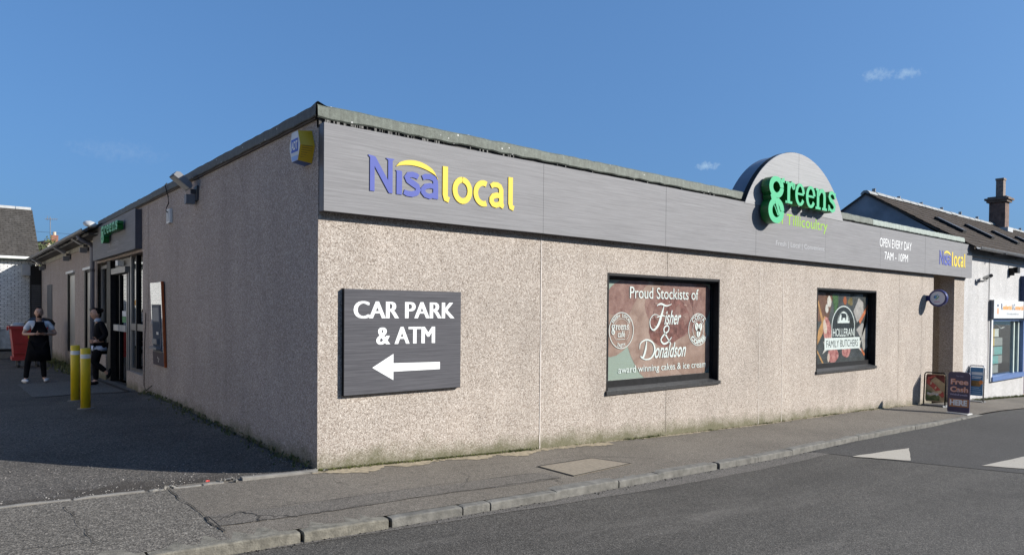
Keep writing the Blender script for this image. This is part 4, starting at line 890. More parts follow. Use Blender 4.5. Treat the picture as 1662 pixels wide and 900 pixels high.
ob('box', MB().box(-.05, -.003, 5.93, 6.14, 3.15, 3.39), M_offwhite, SB); ob('front_plate', MB().box(-.056, -.05, 5.97, 6.10, 3.18, 3.36), M_lightgrey, SB)
ob('cable', MB().tube([(-.06, 6.02, 3.33), (-.075, 6.06, 3.36), (-.06, 6.08, 3.42), (-.05, 5.99, 3.48), (-.055, 6.0, 3.60), (-.09, 6.06, 3.80), (-.05, 6.1, 3.84)], .009, 6), M_dark, SB, smooth=True)
ob('wall_cable', MB().tube([(-.02, 7.85, 1.6), (-.03, 7.92, .9), (-.03, 7.95, .2), (-.05, 7.7, .12), (-.03, 7.3, .25)], .008, 6), M_dark, None, 'thin dark cable looping down the wall between the cash machine and entrance', 'cable', smooth=True)
# ------------------------------------------------------------------ cash machine
AT = empty('cash_machine', (-.05, 6.6, .65), 'wall cash machine with pale upper panel and orange side edge', 'cash machine')
tilt = lambda z: lerp(.035, .055, (z-.65)/1.5)
AF = lambda u, v, w=0: Vector((-(tilt(v)+w), u+lerp(.17, .33, (v-.65)/1.5), v))
def abox(name, u0, u1, v0, v1, w0, w1, mat, par=AT): return ob(name, MB().prism([(u0, v0), (u0, v1), (u1, v1), (u1, v0)], AF, w0, w1), mat, par)
M_apanel = plain('glossy_pale_panel', (.34, .34, .32), .08, .12, 4, coat=1.0)
abox('surround', 6.14, 6.98, .66, 2.16, -.045, -.004, M_greydk); abox('upper_panel', 6.145, 6.975, 1.76, 2.155, 0, .006, M_apanel); abox('side_panel', 6.86, 6.975, 1.40, 1.755, 0, .006, M_apanel); abox('side_panel', 6.145, 6.25, .9, 1.755, 0, .006, M_apanel)
abox('lower_panel', 6.15, 6.97, .665, .90, 0, .006, plain('plum_panel', (.03, .02, .04), .5, .1, spec=.15)); abox('orange_edge', 6.115, 6.139, .655, 2.165, -.03, .010, plain('orange_edge', (.36, .085, .025), .5, spec=.2))
fr_ = abox('bezel', 6.26, 6.85, .92, 1.75, 0, .02, plain('bezel_grey', (.08, .092, .12), .6, spec=.1)); abox('screen', 6.33, 6.80, 1.46, 1.70, .021, .024, plain('screen_pale', (.2, .21, .23), .5, spec=.1), fr_); abox('recess', 6.33, 6.80, 1.0, 1.44, .021, .023, plain('recess_blue', (.025, .042, .075), .6, spec=.1), fr_)
abox('keypad', 6.40, 6.74, 1.05, 1.14, .024, .06, M_grey, fr_); abox('shelf', 6.28, 6.83, .96, 1.0, .021, .10, M_grey, fr_); abox('card_slot', 6.36, 6.5, 1.22, 1.27, .024, .035, M_lightgrey, fr_)
put_text('P2', AF, (6.62, 6.48, .74, .81), .008, M_lightgrey, AT) if False else None
mb = MB(); [mb.flat(ellipse(y, z, .022, .022, 10), AF, .0075) for y, z in ((6.60, .80), (6.52, .78), (6.56, .74))]; ob('symbol', mb, M_lightgrey, AT, kind='stuff')
# ------------------------------------------------------------------ sign over the side entrance
SS = empty('entrance_sign', (-.1, 10.7, 2.85), 'grey boxed sign with green lettering over the side entrance', 'sign')
ob('sign_box', MB().box(-.112, -.001, 8.27, 13.16, 2.855, 3.63), M_fascia_side, SS); ob('sign_panel', MB().box(-.125, -.1125, 8.26, 13.17, 2.85, 3.64), M_fascia, SS)
SFR = lambda u, v, w=0: Vector((-w, u, v))
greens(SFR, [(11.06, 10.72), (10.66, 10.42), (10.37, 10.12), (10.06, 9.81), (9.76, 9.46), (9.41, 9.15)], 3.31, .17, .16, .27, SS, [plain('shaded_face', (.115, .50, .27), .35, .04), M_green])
put_text('of Tillicoultry', SFR, (11.0, 9.9, 3.02, 3.17), .1275, M_silver, SS); put_text('Fresh | Local | Convenient', SFR, (11.2, 10.0, 2.93, 2.98), .1275, M_silver, SS, split=False)
# ------------------------------------------------------------------ bollards
def bollard(x, y, z0, label, h):
    b = empty('bollard', (x, y, z0), label, 'bollard', 'yellow bollards by the cash machine')
    mb = MB(); mb.lathe([(.074, -.15), (.074, h-.006), (.069, h), (.045, h+.004), (0.001, h+.005)], (x, y, z0), 24); ob('post', mb, M_bollard, b, smooth=False)
    for p in b.children[0].data.polygons: p.use_smooth = abs(p.normal.z) < .5
    mb = MB(); mb.lathe([(.0755, h-.165), (.0755, h-.095), (.07, h-.095), (.07, h-.165)], (x, y, z0), 24); o = ob('reflective_band', mb, M_offwhite, b, smooth=False)
    mb = MB(); mb.lathe([(.13, -.01), (.12, .012), (.075, .016)], (x, y, z0), 16); ob('footing', mb, M_conc, b); return b
bollard(-1.21, 6.45, yardz(-1.21, 6.45), 'yellow steel bollard with white band standing nearer the street', 1.0)
bollard(-1.19, 7.75, yardz(-1.19, 7.75), 'yellow steel bollard with white band standing nearer the side entrance', 1.0)
# ------------------------------------------------------------------ round projecting sign
RS = empty('round_sign', (16.28, 0, 2.11), 'small round white sign in a dark blue rim projecting from the pebbledash wall', 'sign')
M_navy = plain('navy_rim', (.025, .03, .14), .3, .08)
ob('bracket', MB().box(16.24, 16.32, -.07, -.0, 2.04, 2.18), M_navy, RS)
cy_, cz_ = -.265, 2.11
mb = MB(); n = 40
for (r, x) in ((.205, 16.33), (.215, 16.315), (.215, 16.245), (.205, 16.225), (.172, 16.222), (.170, 16.235)):
    for j in range(n): q = 2*math.pi*j/n; mb.v.append(Vector((x, cy_+r*math.cos(q), cz_+r*math.sin(q))))
for i in range(5):
    for j in range(n): mb.f.append((i*n+j, i*n+(j+1) % n, (i+1)*n+(j+1) % n, (i+1)*n+j)); mb.mi.append(0)
mb.f.append(tuple(range(n))); mb.mi.append(0); ob('rim', mb, M_navy, RS)
RF = lambda u, v, w=0: Vector((16.234-w, cy_-u, cz_+v))
mb = MB(); mb.flat(ellipse(0, 0, .171, .171, 40), RF, 0); ob('face', mb, plain('sign_lilac_white', (.62, .62, .68), .4, .03), RS)
lb = plain('logo_light_blue', (.12, .32, .6)); lg = plain('logo_green', (.2, .42, .12))
for a, b, r, m_ in ((-.05, .03, .035, lb), (-.075, .03, .018, lb), (-.02, .06, .016, lg), (.02, .03, .016, lg), (.0, .085, .012, lb), (.03, .05, .012, lb), (.0, .0, .014, lg), (-.03, -.02, .016, lg)): ob('logo_mark', MB().flat(wob(a, b, r*1.3, r, 9, .3, 1.0, int(r*1e4)), RF, .002), m_, RS)
mb = MB(); mb.flat([(-.07, -.10), (.05, -.095), (.05, -.08), (-.07, -.085)], RF, .002); ob('logo_mark', mb, plain('logo_pink', (.5, .1, .25)), RS)
# ------------------------------------------------------------------ pavement signs
def aboard(name, x, y0, y1, z0, z1, lean, label, m_frame, m_panel, solid=False):
    """board whose face looks along -x; y0 is its left edge as one reads it"""
    b = empty(name, (x, (y0+y1)/2, z0), label, 'pavement sign'); h = z1-z0
    fr = lambda u, v, w=0: Vector((x+lean*v/h-w, y0+(y1-y0)*u, z0+v)); return b, fr, h
b, fr, h = aboard('pavement_sign', 16.0, -.07, -.55, -.585, .25, .06, 'hot dog picture board in a black frame closest to the pebbledash wall', None, None)
def arch_tube(fr, h, r, mat, par, top=.05, u0=0., u1=1.):
    pts = [fr(u0, .02), fr(u0, h-top)]+[fr(lerp(u0, u1, .5-.5*math.cos(a)) if 0 else lerp(u0, u0+.14, 1-math.cos(a)), h-top+top*math.sin(a)) for a in (.5, 1.0, 1.57)]
    pts += [fr(lerp(u1, u1-.14, 1-math.cos(a)), h-top+top*math.sin(a)) for a in (1.57, 1.0, .5)]+[fr(u1, h-top), fr(u1, .02)]
    ob('frame', MB().tube(pts, r, 8), mat, par, smooth=True)
arch_tube(fr, h, .017, M_black, b)
mb = MB(); mb.prism([(.12, .12), (.92, .12), (.97, .17), (.97, h-.08), (.92, h-.035), (.12, h-.035), (.07, h-.08), (.07, .17)], fr, -.008, .006); ob('panel', mb, printmat('print_bun', (.36, .27, .16), .35, 6), b)
pk = [0]
def pl_(pts, m_, fr=fr, par=b, d=.0068): pk[0] += 1; ob('picture', MB().flat(pts, fr, d+.0005*pk[0]), m_, par)
brown = printmat('print_brown', (.13, .035, .03), .5, 9); saus = printmat('print_sausage', (.42, .09, .07), .3, 16); onion = printmat('print_cream', (.55, .42, .27), .3, 22); lettuce = printmat('print_lettuce', (.12, .14, .06), .5, 10)
pl_([(.09, h-.3), (.09, h-.08), (.14, h-.05), (.9, h-.05), (.95, h-.09), (.95, h-.25), (.5, h-.1), (.3, h-.2)], brown); pl_([(.1, .4), (.4, .36), (.75, .25), (.75, .15), (.12, .15), (.09, .18)], lettuce)
pl_([(.09, h-.19), (.15, h-.15), (.5, h-.28), (.93, h-.48), (.95, h-.58), (.85, h-.6), (.4, h-.38), (.1, h-.27)], saus)
for i in range(7): t = i/6; pl_(ellipse(lerp(.2, .88, t), h-lerp(.21, .53, t), .05, .03, 10, rot=.5), onion if i % 2 else saus)
pl_([(.15, .36), (.3, .33), (.8, .42), (.85, .36), (.3, .25), (.15, .28)], onion); pl_([(.14, h-.12), (.5, h-.06), (.52, h-.09), (.2, h-.17)], saus)
put_text('Hot Dogs', fr, (.16, .7, .27, .35), .02, M_print_white, b, bold=.02, split=False)
mb = MB(); mb.prism([(-.05, -.005), (1.05, -.005), (1.0, .05), (0, .05)], fr, -.17, .14); ob('base', mb, M_greydk, b)
b, fr, h = aboard('pavement_sign', 14.72, -1.03, -1.47, -.545, .40, .05, 'purple free cash board with rounded top standing nearest the kerb', None, None)
mb = MB(); mb.prism([(.04, .03), (.96, .03), (1, .06), (1, h-.05), (.93, h-.005), (.5, h+.008), (.07, h-.005), (0, h-.05), (0, .06)], fr, -.02, .012); ob('panel', mb, plain('purple_board', (.052, .042, .085), .35, .1), b)
M_or = plain('orange_print', (.62, .22, .06), .4, .05); M_pk = plain('pale_pink_print', (.66, .44, .44), .4, .05)
for s, bx in (('Free', (.12, .93, .66, .79)), ('Cash', (.10, .93, .49, .62))): put_text(s, fr, bx, .0135, M_or, b, bold=.06); put_text(s, fr, (bx[0]+.015, bx[1]-.015, bx[2]+.008, bx[3]-.008), .0145, M_pk, b, bold=.005)
put_text('Withdrawals', fr, (.1, .9, .415, .455), .0135, plain('lilac_print', (.4, .35, .5)), b, bold=.02, split=False)
mb = MB(); mb.flat([(.07, .16), (.97, .16), (.97, .34), (.07, .34)], fr, .0135); ob('band', mb, plain('tan_print', (.45, .2, .085)), b); put_text('HERE', fr, (.11, .90, .19, .32), .0145, M_print_white, b, bold=.05)
put_text('Your Cash', fr, (.36, .68, h-.105, h-.075), .0135, plain('lilac_print', (.4, .35, .5)), b, split=False)
mb = MB(); mb.prism([(-.02, -.01), (1.02, -.01), (1.0, .022), (0, .022)], fr, -.2, .12); ob('base', mb, M_lightgrey, b)
b, fr, h = aboard('pavement_sign', 19.42, .0, -.36, -.77, .27, .06, 'blue poster board in a chrome frame beside the white roughcast wall', None, None)
arch_tube(fr, h, .02, plain('chrome_tube', (.5, .5, .52), .25, .1, metal=.8), b)
mb = MB(); mb.prism([(.07, .2), (.93, .2), (.93, h-.05), (.07, h-.05)], fr, -.01, .006); ob('panel', mb, plain('blue_poster', (.015, .135, .30), .35, .08), b)
pk[0] = 0; wt = plain('poster_white', (.55, .58, .62)); pl2 = lambda u0, u1, v0, v1, m_: pl_([(u0, v0), (u1, v0), (u1, v1), (u0, v1)], m_, fr, b)
pl2(.15, .9, .78, .86, wt); pl2(.2, .85, .72, .74, wt); pl2(.18, .8, .68, .70, wt); pl2(.15, .8, .46, .62, printmat('print_house', (.22, .13, .05), .5, 8)); pl_(ellipse(.82, .58, .14, .06, 14), plain('poster_orange', (.6, .2, .04)), fr, b)
for z in (.25, .30, .36, .41): pl2(.12, .85 if z < .4 else .7, z, z+.014, plain('poster_light_blue', (.3, .45, .6)))
mb = MB(); mb.prism([(-.05, -.01), (1.05, -.01), (1.0, .05), (0, .05)], fr, -.2, .12); ob('base', mb, M_greydk, b)
mb = MB(); mb.box(19.36, 19.5, -.43, -.36, -.78, .1) if False else None
# ------------------------------------------------------------------ white roughcast house next door
WH = empty('white_house', (22, 0, -.8), 'white roughcast cottage shop with brown tiled roof and tall chimney', 'house')
HW = (21.34, 24.52, -.24, 1.60)
HF = lambda u, v, w=0: Vector((u, .02-w, v))
mb = MB(); holes(mb, HF, 18.93, 46, -2.5, 3.56, [HW, (24.62, 25.7, -1.0, 1.55)], .25); mb.add([(18.93, .02, -2.5), (18.93, 5.4, -2.5), (18.93, 5.4, 3.56), (18.93, 2.7, 5.40), (18.93, .02, 3.56)], [(0, 1, 2, 3, 4)][::-1])
mb.f[-1] = tuple(reversed(mb.f[-1])); ob('front_wall', mb, M_white, WH)
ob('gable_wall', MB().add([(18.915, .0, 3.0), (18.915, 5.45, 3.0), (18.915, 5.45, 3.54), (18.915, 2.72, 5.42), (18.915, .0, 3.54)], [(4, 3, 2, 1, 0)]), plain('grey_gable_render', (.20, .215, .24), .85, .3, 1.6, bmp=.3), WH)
# tiles: rows laid up the slope, joined
def tile_field(name, o, ex, es, nrm, W_, H_, tw, th, mat, par, jit=.006):
    o, ex, es, nrm = map(Vector, (o, ex, es, nrm)); mb = MB(); rows = int(H_/th)
    for r in range(rows):
        off = (r % 2)*tw/2; n = int(W_/tw)+1
        for c in range(n):
            a = max(0, c*tw-off); b = min(W_, (c+1)*tw-off-.006)
            if b <= a: continue
            z = random.uniform(0, jit); s0 = r*th; s1 = (r+1)*th+.04; j = random.uniform(-.006, .006)
            p = [o+ex*a+es*(s0+j)+nrm*(.018+z), o+ex*b+es*(s0+j)+nrm*(.018+z*.5), o+ex*b+es*s1+nrm*.002, o+ex*a+es*s1+nrm*.002, o+ex*a+es*(s0+j), o+ex*b+es*(s0+j)]
            mb.add(p, [(0, 1, 2, 3), (4, 5, 1, 0)])
    return ob(name, mb, mat, par, kind='stuff')
es = Vector((0, 2.95, 1.86)).normalized(); nr = Vector((0, -es.z, es.y)); sl_ = math.hypot(2.95, 1.86)
mb = MB(); mb.add([(18.86, -.25, 3.56), (46, -.25, 3.56), (46, 2.7, 5.42), (18.86, 2.7, 5.42), (18.86, 5.65, 3.56), (46, 5.65, 3.56), (18.86, -.25, 3.50), (18.86, 2.7, 5.36), (18.86, 5.65, 3.5), (46, -.25, 3.5)], [(0, 1, 2, 3), (3, 2, 5, 4), (0, 3, 7, 6), (3, 4, 8, 7), (0, 6, 9, 1)])
ROOF = ob('roof', mb, M_tile, WH)
tile_field('tiles', (18.85, -.27, 3.565), (1, 0, 0), es, nr, 27, sl_, .30, .26, M_tile, ROOF)
for i in range(26):
    x = 18.86+i*.62; mb = MB(); dz = random.uniform(-.01, .012)
    pr = [(-.15, -.08), (-.11, -.01), (-.05, .035), (.05, .035), (.11, -.01), (.15, -.08)]
    mb.v = [Vector((xx, 2.7+a, 5.46+b+dz)) for xx in (x, x+.585) for a, b in pr]; mb.f = [(k, k+1, 7+k, 6+k) for k in range(5)]+[(5, 4, 3, 2, 1, 0), (6, 7, 8, 9, 10, 11)]; mb.mi = [0]*7
    mb.box(x+.585, x+.615, 2.7-.05, 2.7+.05, 5.5, 5.56+random.uniform(0, .06)) if i % 3 == 0 else None
    ob('ridge_tile', mb, plain('ridge_grey', (.26, .265, .26), .85, .3, 9), ROOF)
for x in (20.75, 23.35, 26.05, 28.75, 31.6):
    a = Vector((x, -.27, 3.565)); P0 = a+es*1.12; M3 = Matrix.Translation(P0) @ Matrix(((1, 0, 0, 0), (0, es.y, -es.z, 0), (0, es.z, es.y, 0), (0, 0, 0, 1)))
    rl = ob('roof_window', MB().box(-.02, .24, -.02, .92, .0, .10, M=M3), M_dark, WH); ob('pane', MB().box(.0, .20, .03, .87, .10, .106, M=M3), M_greydk, rl); mb = MB(); mb.box(.205, .245, .0, .92, .101, .108, M=M3); ob('flashing', mb, M_grey, rl)
mb = MB(); prof = [(.07*math.cos(math.radians(a)), .07*math.sin(math.radians(a))) for a in range(180, 361, 30)]
for x in (18.95, 30, 46): mb.v += [Vector((x, -.33+p[0], 3.56+p[1])) for p in prof]+[Vector((x, -.33+p[0]*.85, 3.565+p[1]*.85)) for p in reversed(prof)]
k = 2*len(prof)
for i in range(2):
    for j in range(k): mb.f.append((i*k+j, (i+1)*k+j, (i+1)*k+(j+1) % k, i*k+(j+1) % k)); mb.mi.append(0)
mb.f.append(tuple(range(k))); mb.mi.append(0)
gut = ob('gutter', mb, plain('grey_gutter', (.13, .135, .14), .4, .2), WH); 
for x in (21, 23.2, 25.5): ob('bracket', MB().box(x, x+.05, -.41, -.02, 3.47, 3.5), M_greydk, gut)
ob('fascia_board', MB().box(18.93, 46, -.05, .018, 3.36, 3.55), plain('grey_board', (.12, .125, .13)), WH)
CH = MB(); CH.box(30.5, 31.0, 2.23, 2.80, 4.9, 6.33); ch = ob('chimney', CH, plain('chimney_brick', (.13, .08, .062), .9, .45, 7, bmp=.5), WH)
mb = MB(); mb.box(30.42, 31.08, 2.15, 2.88, 6.33, 6.42); mb.box(30.36, 31.14, 2.09, 2.94, 6.42, 6.50); mb.box(30.45, 31.05, 2.18, 2.85, 6.50, 6.56); ob('cap', mb, plain('chimney_cap', (.13, .095, .075), .9, .3), ch)
mb = MB(); mb.box(30.6, 30.9, 2.34, 2.60, 6.56, 7.24); mb.box(30.58, 30.92, 2.32, 2.62, 7.24, 7.32); ob('pot', mb, plain('chimney_pot', (.19, .15, .125), .9, .25, 8), ch); ob('flashing', MB().box(30.42, 31.06, 2.1, 2.86, 5.1, 5.28), M_lightgrey, ch)
# its window, sign and door
W_ = ob('window', MB().box(HW[0]+.07, HW[1]-.07, .125, .131, HW[2]+.08, HW[3]-.07), M_glass, WH)
M_bl = plain('blue_frame', (.085, .15, .33), .4, .1)
mb = MB(); mb.box(HW[0], HW[0]+.08, .0, .18, HW[2], HW[3]); ob('frame', mb, M_bl, W_); ob('frame', MB().box(HW[1]-.08, HW[1], .0, .18, HW[2], HW[3]), M_bl, W_); ob('frame', MB().box(HW[0]+.08, HW[1]-.08, .0, .18, HW[3]-.08, HW[3]), M_bl, W_); ob('sill', MB().box(HW[0]-.06, HW[1]+.04, -.06, .18, HW[2]-.06, HW[2]+.08), M_bl, W_)
ob('mullion', MB().box(23.72, 23.82, .08, .17, HW[2]+.09, HW[3]-.09), plain('pale_green_frame', (.42, .5, .46)), W_); ob('mullion', MB().box(24.2, 24.28, .08, .17, HW[2]+.09, HW[3]-.09), plain('pale_green_frame', (.42, .5, .46)), W_)
mb = MB(); mb.add([(21.2, 2.2, -.8), (25.9, 2.2, -.8), (25.9, 2.2, 2), (21.2, 2.2, 2), (21.2, .3, -.8), (25.9, .3, -.8), (25.9, .3, 2), (21.2, .3, 2)], [(0, 1, 2, 3), (0, 3, 7, 4), (1, 5, 6, 2), (0, 4, 5, 1), (3, 2, 6, 7)]); ob('interior', mb, plain('office_grey', (.20, .21, .21)), WH)
ob('jamb', MB().box(21.22, 21.335, -.02, .016, -.3, 1.6), M_offwhite, WH)
pc = [plain('card_teal', (.10, .36, .36)), plain('card_white', (.6, .62, .6)), plain('card_yellow', (.55, .38, .08)), plain('card_grey', (.25, .27, .27))]
for r in range(5):
    for c in range(3):
        x = 21.80+c*.42; z = 1.02-r*.28
        if c == 2 and r in (0, 4): continue
        y = .17+c*.012; cd = ob('property_card', MB().box(x, x+.38, y, y+.006, z, z+.25), random.choice(pc), W_)
        
ob('garland', MB().tube([(21.6+.1*i, .3, 1.44-.16*abs(math.sin(i*.26+.2))+random.uniform(-.015, .015)) for i in range(29)], .02, 5), plain('tinsel', (.6, .62, .64), .3), None, 'silver tinsel garland hanging across the top of the shop window next door', 'garland')
ob('door', MB().box(24.64, 25.68, .1, .16, -1.0, 1.52), plain('purple_door', (.09, .075, .10)), WH); ob('doorstep', MB().box(24.6, 25.75, -.12, .1, -1.3, -.93), plain('tan_step', (.33, .22, .13)), WH)
s = empty('shop_sign', (22.5, 0, 1.6), 'white shop sign with orange and navy lettering above the blue framed window', 'sign')
ob('board', MB().box(21.13, 24.05, -.10, .012, 1.60, 2.14), plain('sign_white', (.56, .585, .60), .45, .04), s); ob('side_trim', MB().box(21.10, 21.128, -.10, .012, 1.59, 2.15), M_grey, s)
M_so = plain('orange_letter', (.75, .30, .05)); M_sn = plain('navy_letter', (.03, .04, .10))
put_text('esidential', HF, (21.93, 22.78, 1.86, 2.02), .123, M_so, s, bold=.03); put_text('R', HF, (21.76, 21.90, 1.86, 2.05), .123, M_sn, s, bold=.03); put_text('& C', HF, (22.84, 23.1, 1.86, 2.05), .123, M_sn, s, bold=.02); put_text('ommercial', HF, (23.12, 23.96, 1.86, 2.02), .123, M_so, s, bold=.03)
put_text('Call in today and talk to us', HF, (22.3, 23.5, 1.69, 1.77), .123, plain('grey_letter', (.2, .2, .22)), s, split=False)
mb = MB(); mb.flat([(21.38, 1.73), (21.56, 1.73), (21.56, 1.87), (21.47, 1.93), (21.38, 1.87)], HF, .123); ob('logo', mb, plain('salmon_logo', (.6, .3, .2)), s); mb = MB(); mb.flat([(21.40, 1.95), (21.52, 1.95), (21.52, 2.02), (21.40, 2.02)], HF, .123); ob('logo', mb, M_sn, s)
s = empty('blue_sign', (25.2, 0, 2.2), 'tall blue sign board at the edge of the white shop front', 'sign'); ob('board', MB().box(24.1, 26.4, -.14, .012, 1.6, 2.95), plain('sign_blue', (.03, .13, .42), .4, .05), s); ob('rim', MB().box(24.06, 24.098, -.15, .012, 1.58, 2.97), plain('navy_edge', (.03, .05, .12)), s)
t = empty('security_camera', (20, 0, 2.7), 'grey security camera on a swan arm fixed to the white wall', 'camera'); ob('wall_mount', MB().lathe([(.07, 0), (.05, .03), (.02, .05)], (0, 0, 0), 12), M_grey, t); mo = t.children[0]
mo.rotation_euler = (math.pi/2, 0, 0); mo.location = (-.12, .02, -.04)
for v in mo.data.vertices: v.co += Vector((20, 0, 2.7))
ob('arm', MB().tube([(19.88, -.03, 2.66), (20.0, -.12, 2.66), (20.2, -.16, 2.69), (20.25, -.16, 2.75)], .022, 8), M_greydk, t, smooth=True)
mb = MB(); mb.tube([(20.14, -.28, 2.82), (20.36, -.06, 2.76)], .055, 12); ob('camera_body', mb, M_lightgrey, t); mb = MB(); mb.tube([(20.12, -.30, 2.826), (20.14, -.28, 2.821)], .048, 12); ob('lens', mb, M_dark, t)
t = empty('wall_lamp', (23.0, 0, 3.1), 'small black floodlight high on the white wall above the shop sign', 'floodlight'); mb = MB(); mb.box(22.92, 23.16, -.2, -.08, 3.02, 3.2, M=Matrix.Translation(Vector((0, 0, 0)))); ob('housing', mb, M_black, t); ob('wall_bracket', MB().box(22.84, 22.92, -.12, .018, 2.94, 3.18), M_black, t)
mb = MB(); mb.tube([(21.0, .0, 3.4), (21.02, .005, 2.6), (21.0, .0, 1.6), (21.02, .0, -.2)], .008, 5); ob('cable', mb, M_greydk, WH)
tufts('house_weeds', 260, lambda: (lambda x: (Vector((x, -abs(random.gauss(.02, .04)), pav(x, 0))), random.uniform(.4, 1)))(random.uniform(19.6, 24.4)), .03, .10, M_grass, WH)
# ------------------------------------------------------------------ white brick house behind the yard
BH = empty('brick_house', (-3, 26.5, -.3), 'white painted brick house with dark slate roof at the back of the yard', 'house')
BF = lambda u, v, w=0: Vector((u, 26.5-w, v))
ob('wall', MB().box(-13, -.16, 26.5, 30, -1.2, 3.62), plain('mortar', (.17, .17, .165), .9, .3, 12), BH)
proto = MB().box(-.104, .104, -.012, .02, -.031, .031); bk = None
for r in range(36):
    z = .86+r*.075
    if z > 3.52: break
    for c in range(8):
        x = -.27-c*.225-(r % 2)*.1125+random.uniform(-.004, .004)
        if bk is None:
            bk = ob('brick', proto, M_wbrick, BH, loc=Vector((x, 26.49, z))-origin(BH))
            for v in bk.data.vertices: v.co += Vector((x, 26.49, z))
        else: share('brick', bk, (x, 26.49+random.uniform(-.003, .004), z), BH, (0, random.uniform(-.01, .01), random.uniform(-.015, .015)))
mb = MB()
for r in range(46):
    z = .1+r*.075
    if z > 3.52: break
    for c in range(46):
        x = -2.07-c*.225-(r % 2)*.1125; 
        if x > -2.1: continue
        mb.box(x-.104, x+.104, 26.478, 26.5, z-.031, z+.031)
ob('brickwork', mb, M_wbrick, BH, kind='stuff')
ob('lower_render', MB().box(-2.2, -.15, 26.47, 26.51, .05, .82), plain('stained_render', (.30, .33, .35), .9, .55, 3.5, bmp=.3), BH); ob('plinth', MB().box(-4, -.1, 26.2, 26.5, -1, -.06), M_conc, BH); ob('vent_gap', MB().box(-4, -.1, 26.44, 26.498, -.055, .045), M_dark, BH)
o_ = Vector((-13, 26.28, 3.62)); e_ = Vector((0, 3.6, 2.55)).normalized()
mb = MB(); mb.add([(-13, 26.28, 3.60), (-.02, 26.28, 3.60), (-.02, 29.4, 5.87), (-13, 29.4, 5.87), (-.02, 32.4, 3.6), (-13, 32.4, 3.6)], [(0, 1, 2, 3), (3, 2, 4, 5)]); mb.add([(-.16, 26.5, 3.5), (-.16, 32.3, 3.5), (-.16, 29.4, 5.82)], [(0, 1, 2)]); rf = ob('roof', mb, M_slate_far, BH)
e2 = Vector((0, 3.12, 2.27)).normalized(); tile_field('slates', (-4, 26.26, 3.61), (1, 0, 0), e2, (0, -e2.z, e2.y), 3.98, 3.86, .2, .15, M_slate_far, rf, .012)
for i in range(8): x = -.6-i*.55; ob('ridge_tile', MB().box(x, x+.53, 29.28, 29.52, 5.84, 5.95), M_lightgrey, rf)
mb = MB(); mb.tube([(-13, 26.2, 3.60), (-.1, 26.2, 3.60)], .06, 8); ob('gutter', mb, plain('white_gutter', (.5, .52, .5), .5), BH, smooth=True); ob('gutter_shadow_board', MB().box(-13, -.12, 26.28, 26.45, 3.50, 3.56), plain('green_board', (.05, .10, .08)), BH)
LB = empty('lean_to', (-.3, 26, -.3), 'narrow dark shuttered lean-to between the rear wall and the white brick house', 'shed'); ob('wall', MB().box(-.36, 0.1, 26.02, 26.4, -1, 3.3), M_dark, LB)
for i in range(38): ob('slat', MB().box(-.33, -.03, 26.0, 26.018, -.28+i*.075, -.22+i*.075), M_greydk, LB)
ob('cabinet', MB().box(-.62, -.36, 26.1, 26.44, 2.92, 3.34), M_lightgrey, LB)
NH = empty('cottage', (-8, 14, -.3), 'unseen pale cottage added along the far side of the yard for bounce light', 'house')  # out of view, added to bounce sunlight onto the shaded side wall
CF = lambda u, v, w=0: Vector((-7.8+w, u, v))
mb = MB(); holes(mb, CF, 1.5, 25, -1.2, 5.0, [(4, 5.1, 1, 2.5), (8, 9.1, 1, 2.5), (12, 13, .0, 2.2), (16, 17.1, 1, 2.5), (20, 21.1, 1, 2.5)], .18); ob('wall', mb, plain('cream_cottage_render', (.62, .57, .50), .9, .08, 3), NH)
for a in (4, 8, 16, 20): w = ob('window', MB().box(-7.96, -7.95, a+.05, a+1.05, 1.05, 2.45), M_glass_dk, NH); ob('frame', MB().box(-7.97, -7.92, a, a+.06, 1, 2.5), M_offwhite, w); ob('frame', MB().box(-7.97, -7.92, a+1.04, a+1.1, 1, 2.5), M_offwhite, w); ob('backing', MB().box(-8.1, -8.05, a, a+1.1, 1, 2.5), M_dark, w)
ob('door', MB().box(-7.98, -7.93, 12, 13, -.2, 2.2), M_greydk, NH); ob('roof', MB().add([(-7.6, 1.3, 4.9), (-7.6, 25.2, 4.9), (-11, 25.2, 7.4), (-11, 1.3, 7.4), (-14.4, 25.2, 4.9), (-14.4, 1.3, 4.9)], [(0, 1, 2, 3), (3, 2, 4, 5)]), M_slate_far, NH); ob('gable', MB().add([(-7.8, 1.5, -1), (-14.2, 1.5, -1), (-14.2, 1.5, 5), (-11, 1.5, 7.3), (-7.8, 1.5, 5)], [(0, 1, 2, 3, 4)]), M_offwhite, NH)
TR = empty('added_terrace', (16, -18, -1), 'unseen row of plain houses added across the street for window reflections', 'house')  # unseen houses, added so the shop windows have something to reflect
TF = lambda u, v, w=0: Vector((u, -18+w, v))
tw = [(a, a+1.1, z, z+1.5) for a in rng(-8, 56, 4) for z in (-.2, 2.7)]
for i in range(4):
    a = -12+i*18; mb = MB(); holes(mb, lambda u, v, w=0: TF(u, v, w), a, a+18, -3, 5, [h for h in tw if h[0] > a+.5 and h[1] < a+17.5], .2); ob('wall', mb, plain('terrace_render_%s' % ('pale', 'buff', 'grey', 'cream')[i], ((.55, .53, .5), (.42, .36, .3), (.4, .4, .4), (.5, .46, .38))[i], .9), TR)
for h in tw: w = ob('window', MB().box(h[0], h[1], -18.2, -18.19, h[2], h[3]), M_dark, TR); ob('frame', MB().box(h[0], h[1], -18.18, -18.12, (h[2]+h[3])/2-.04, (h[2]+h[3])/2+.04), M_offwhite, w)
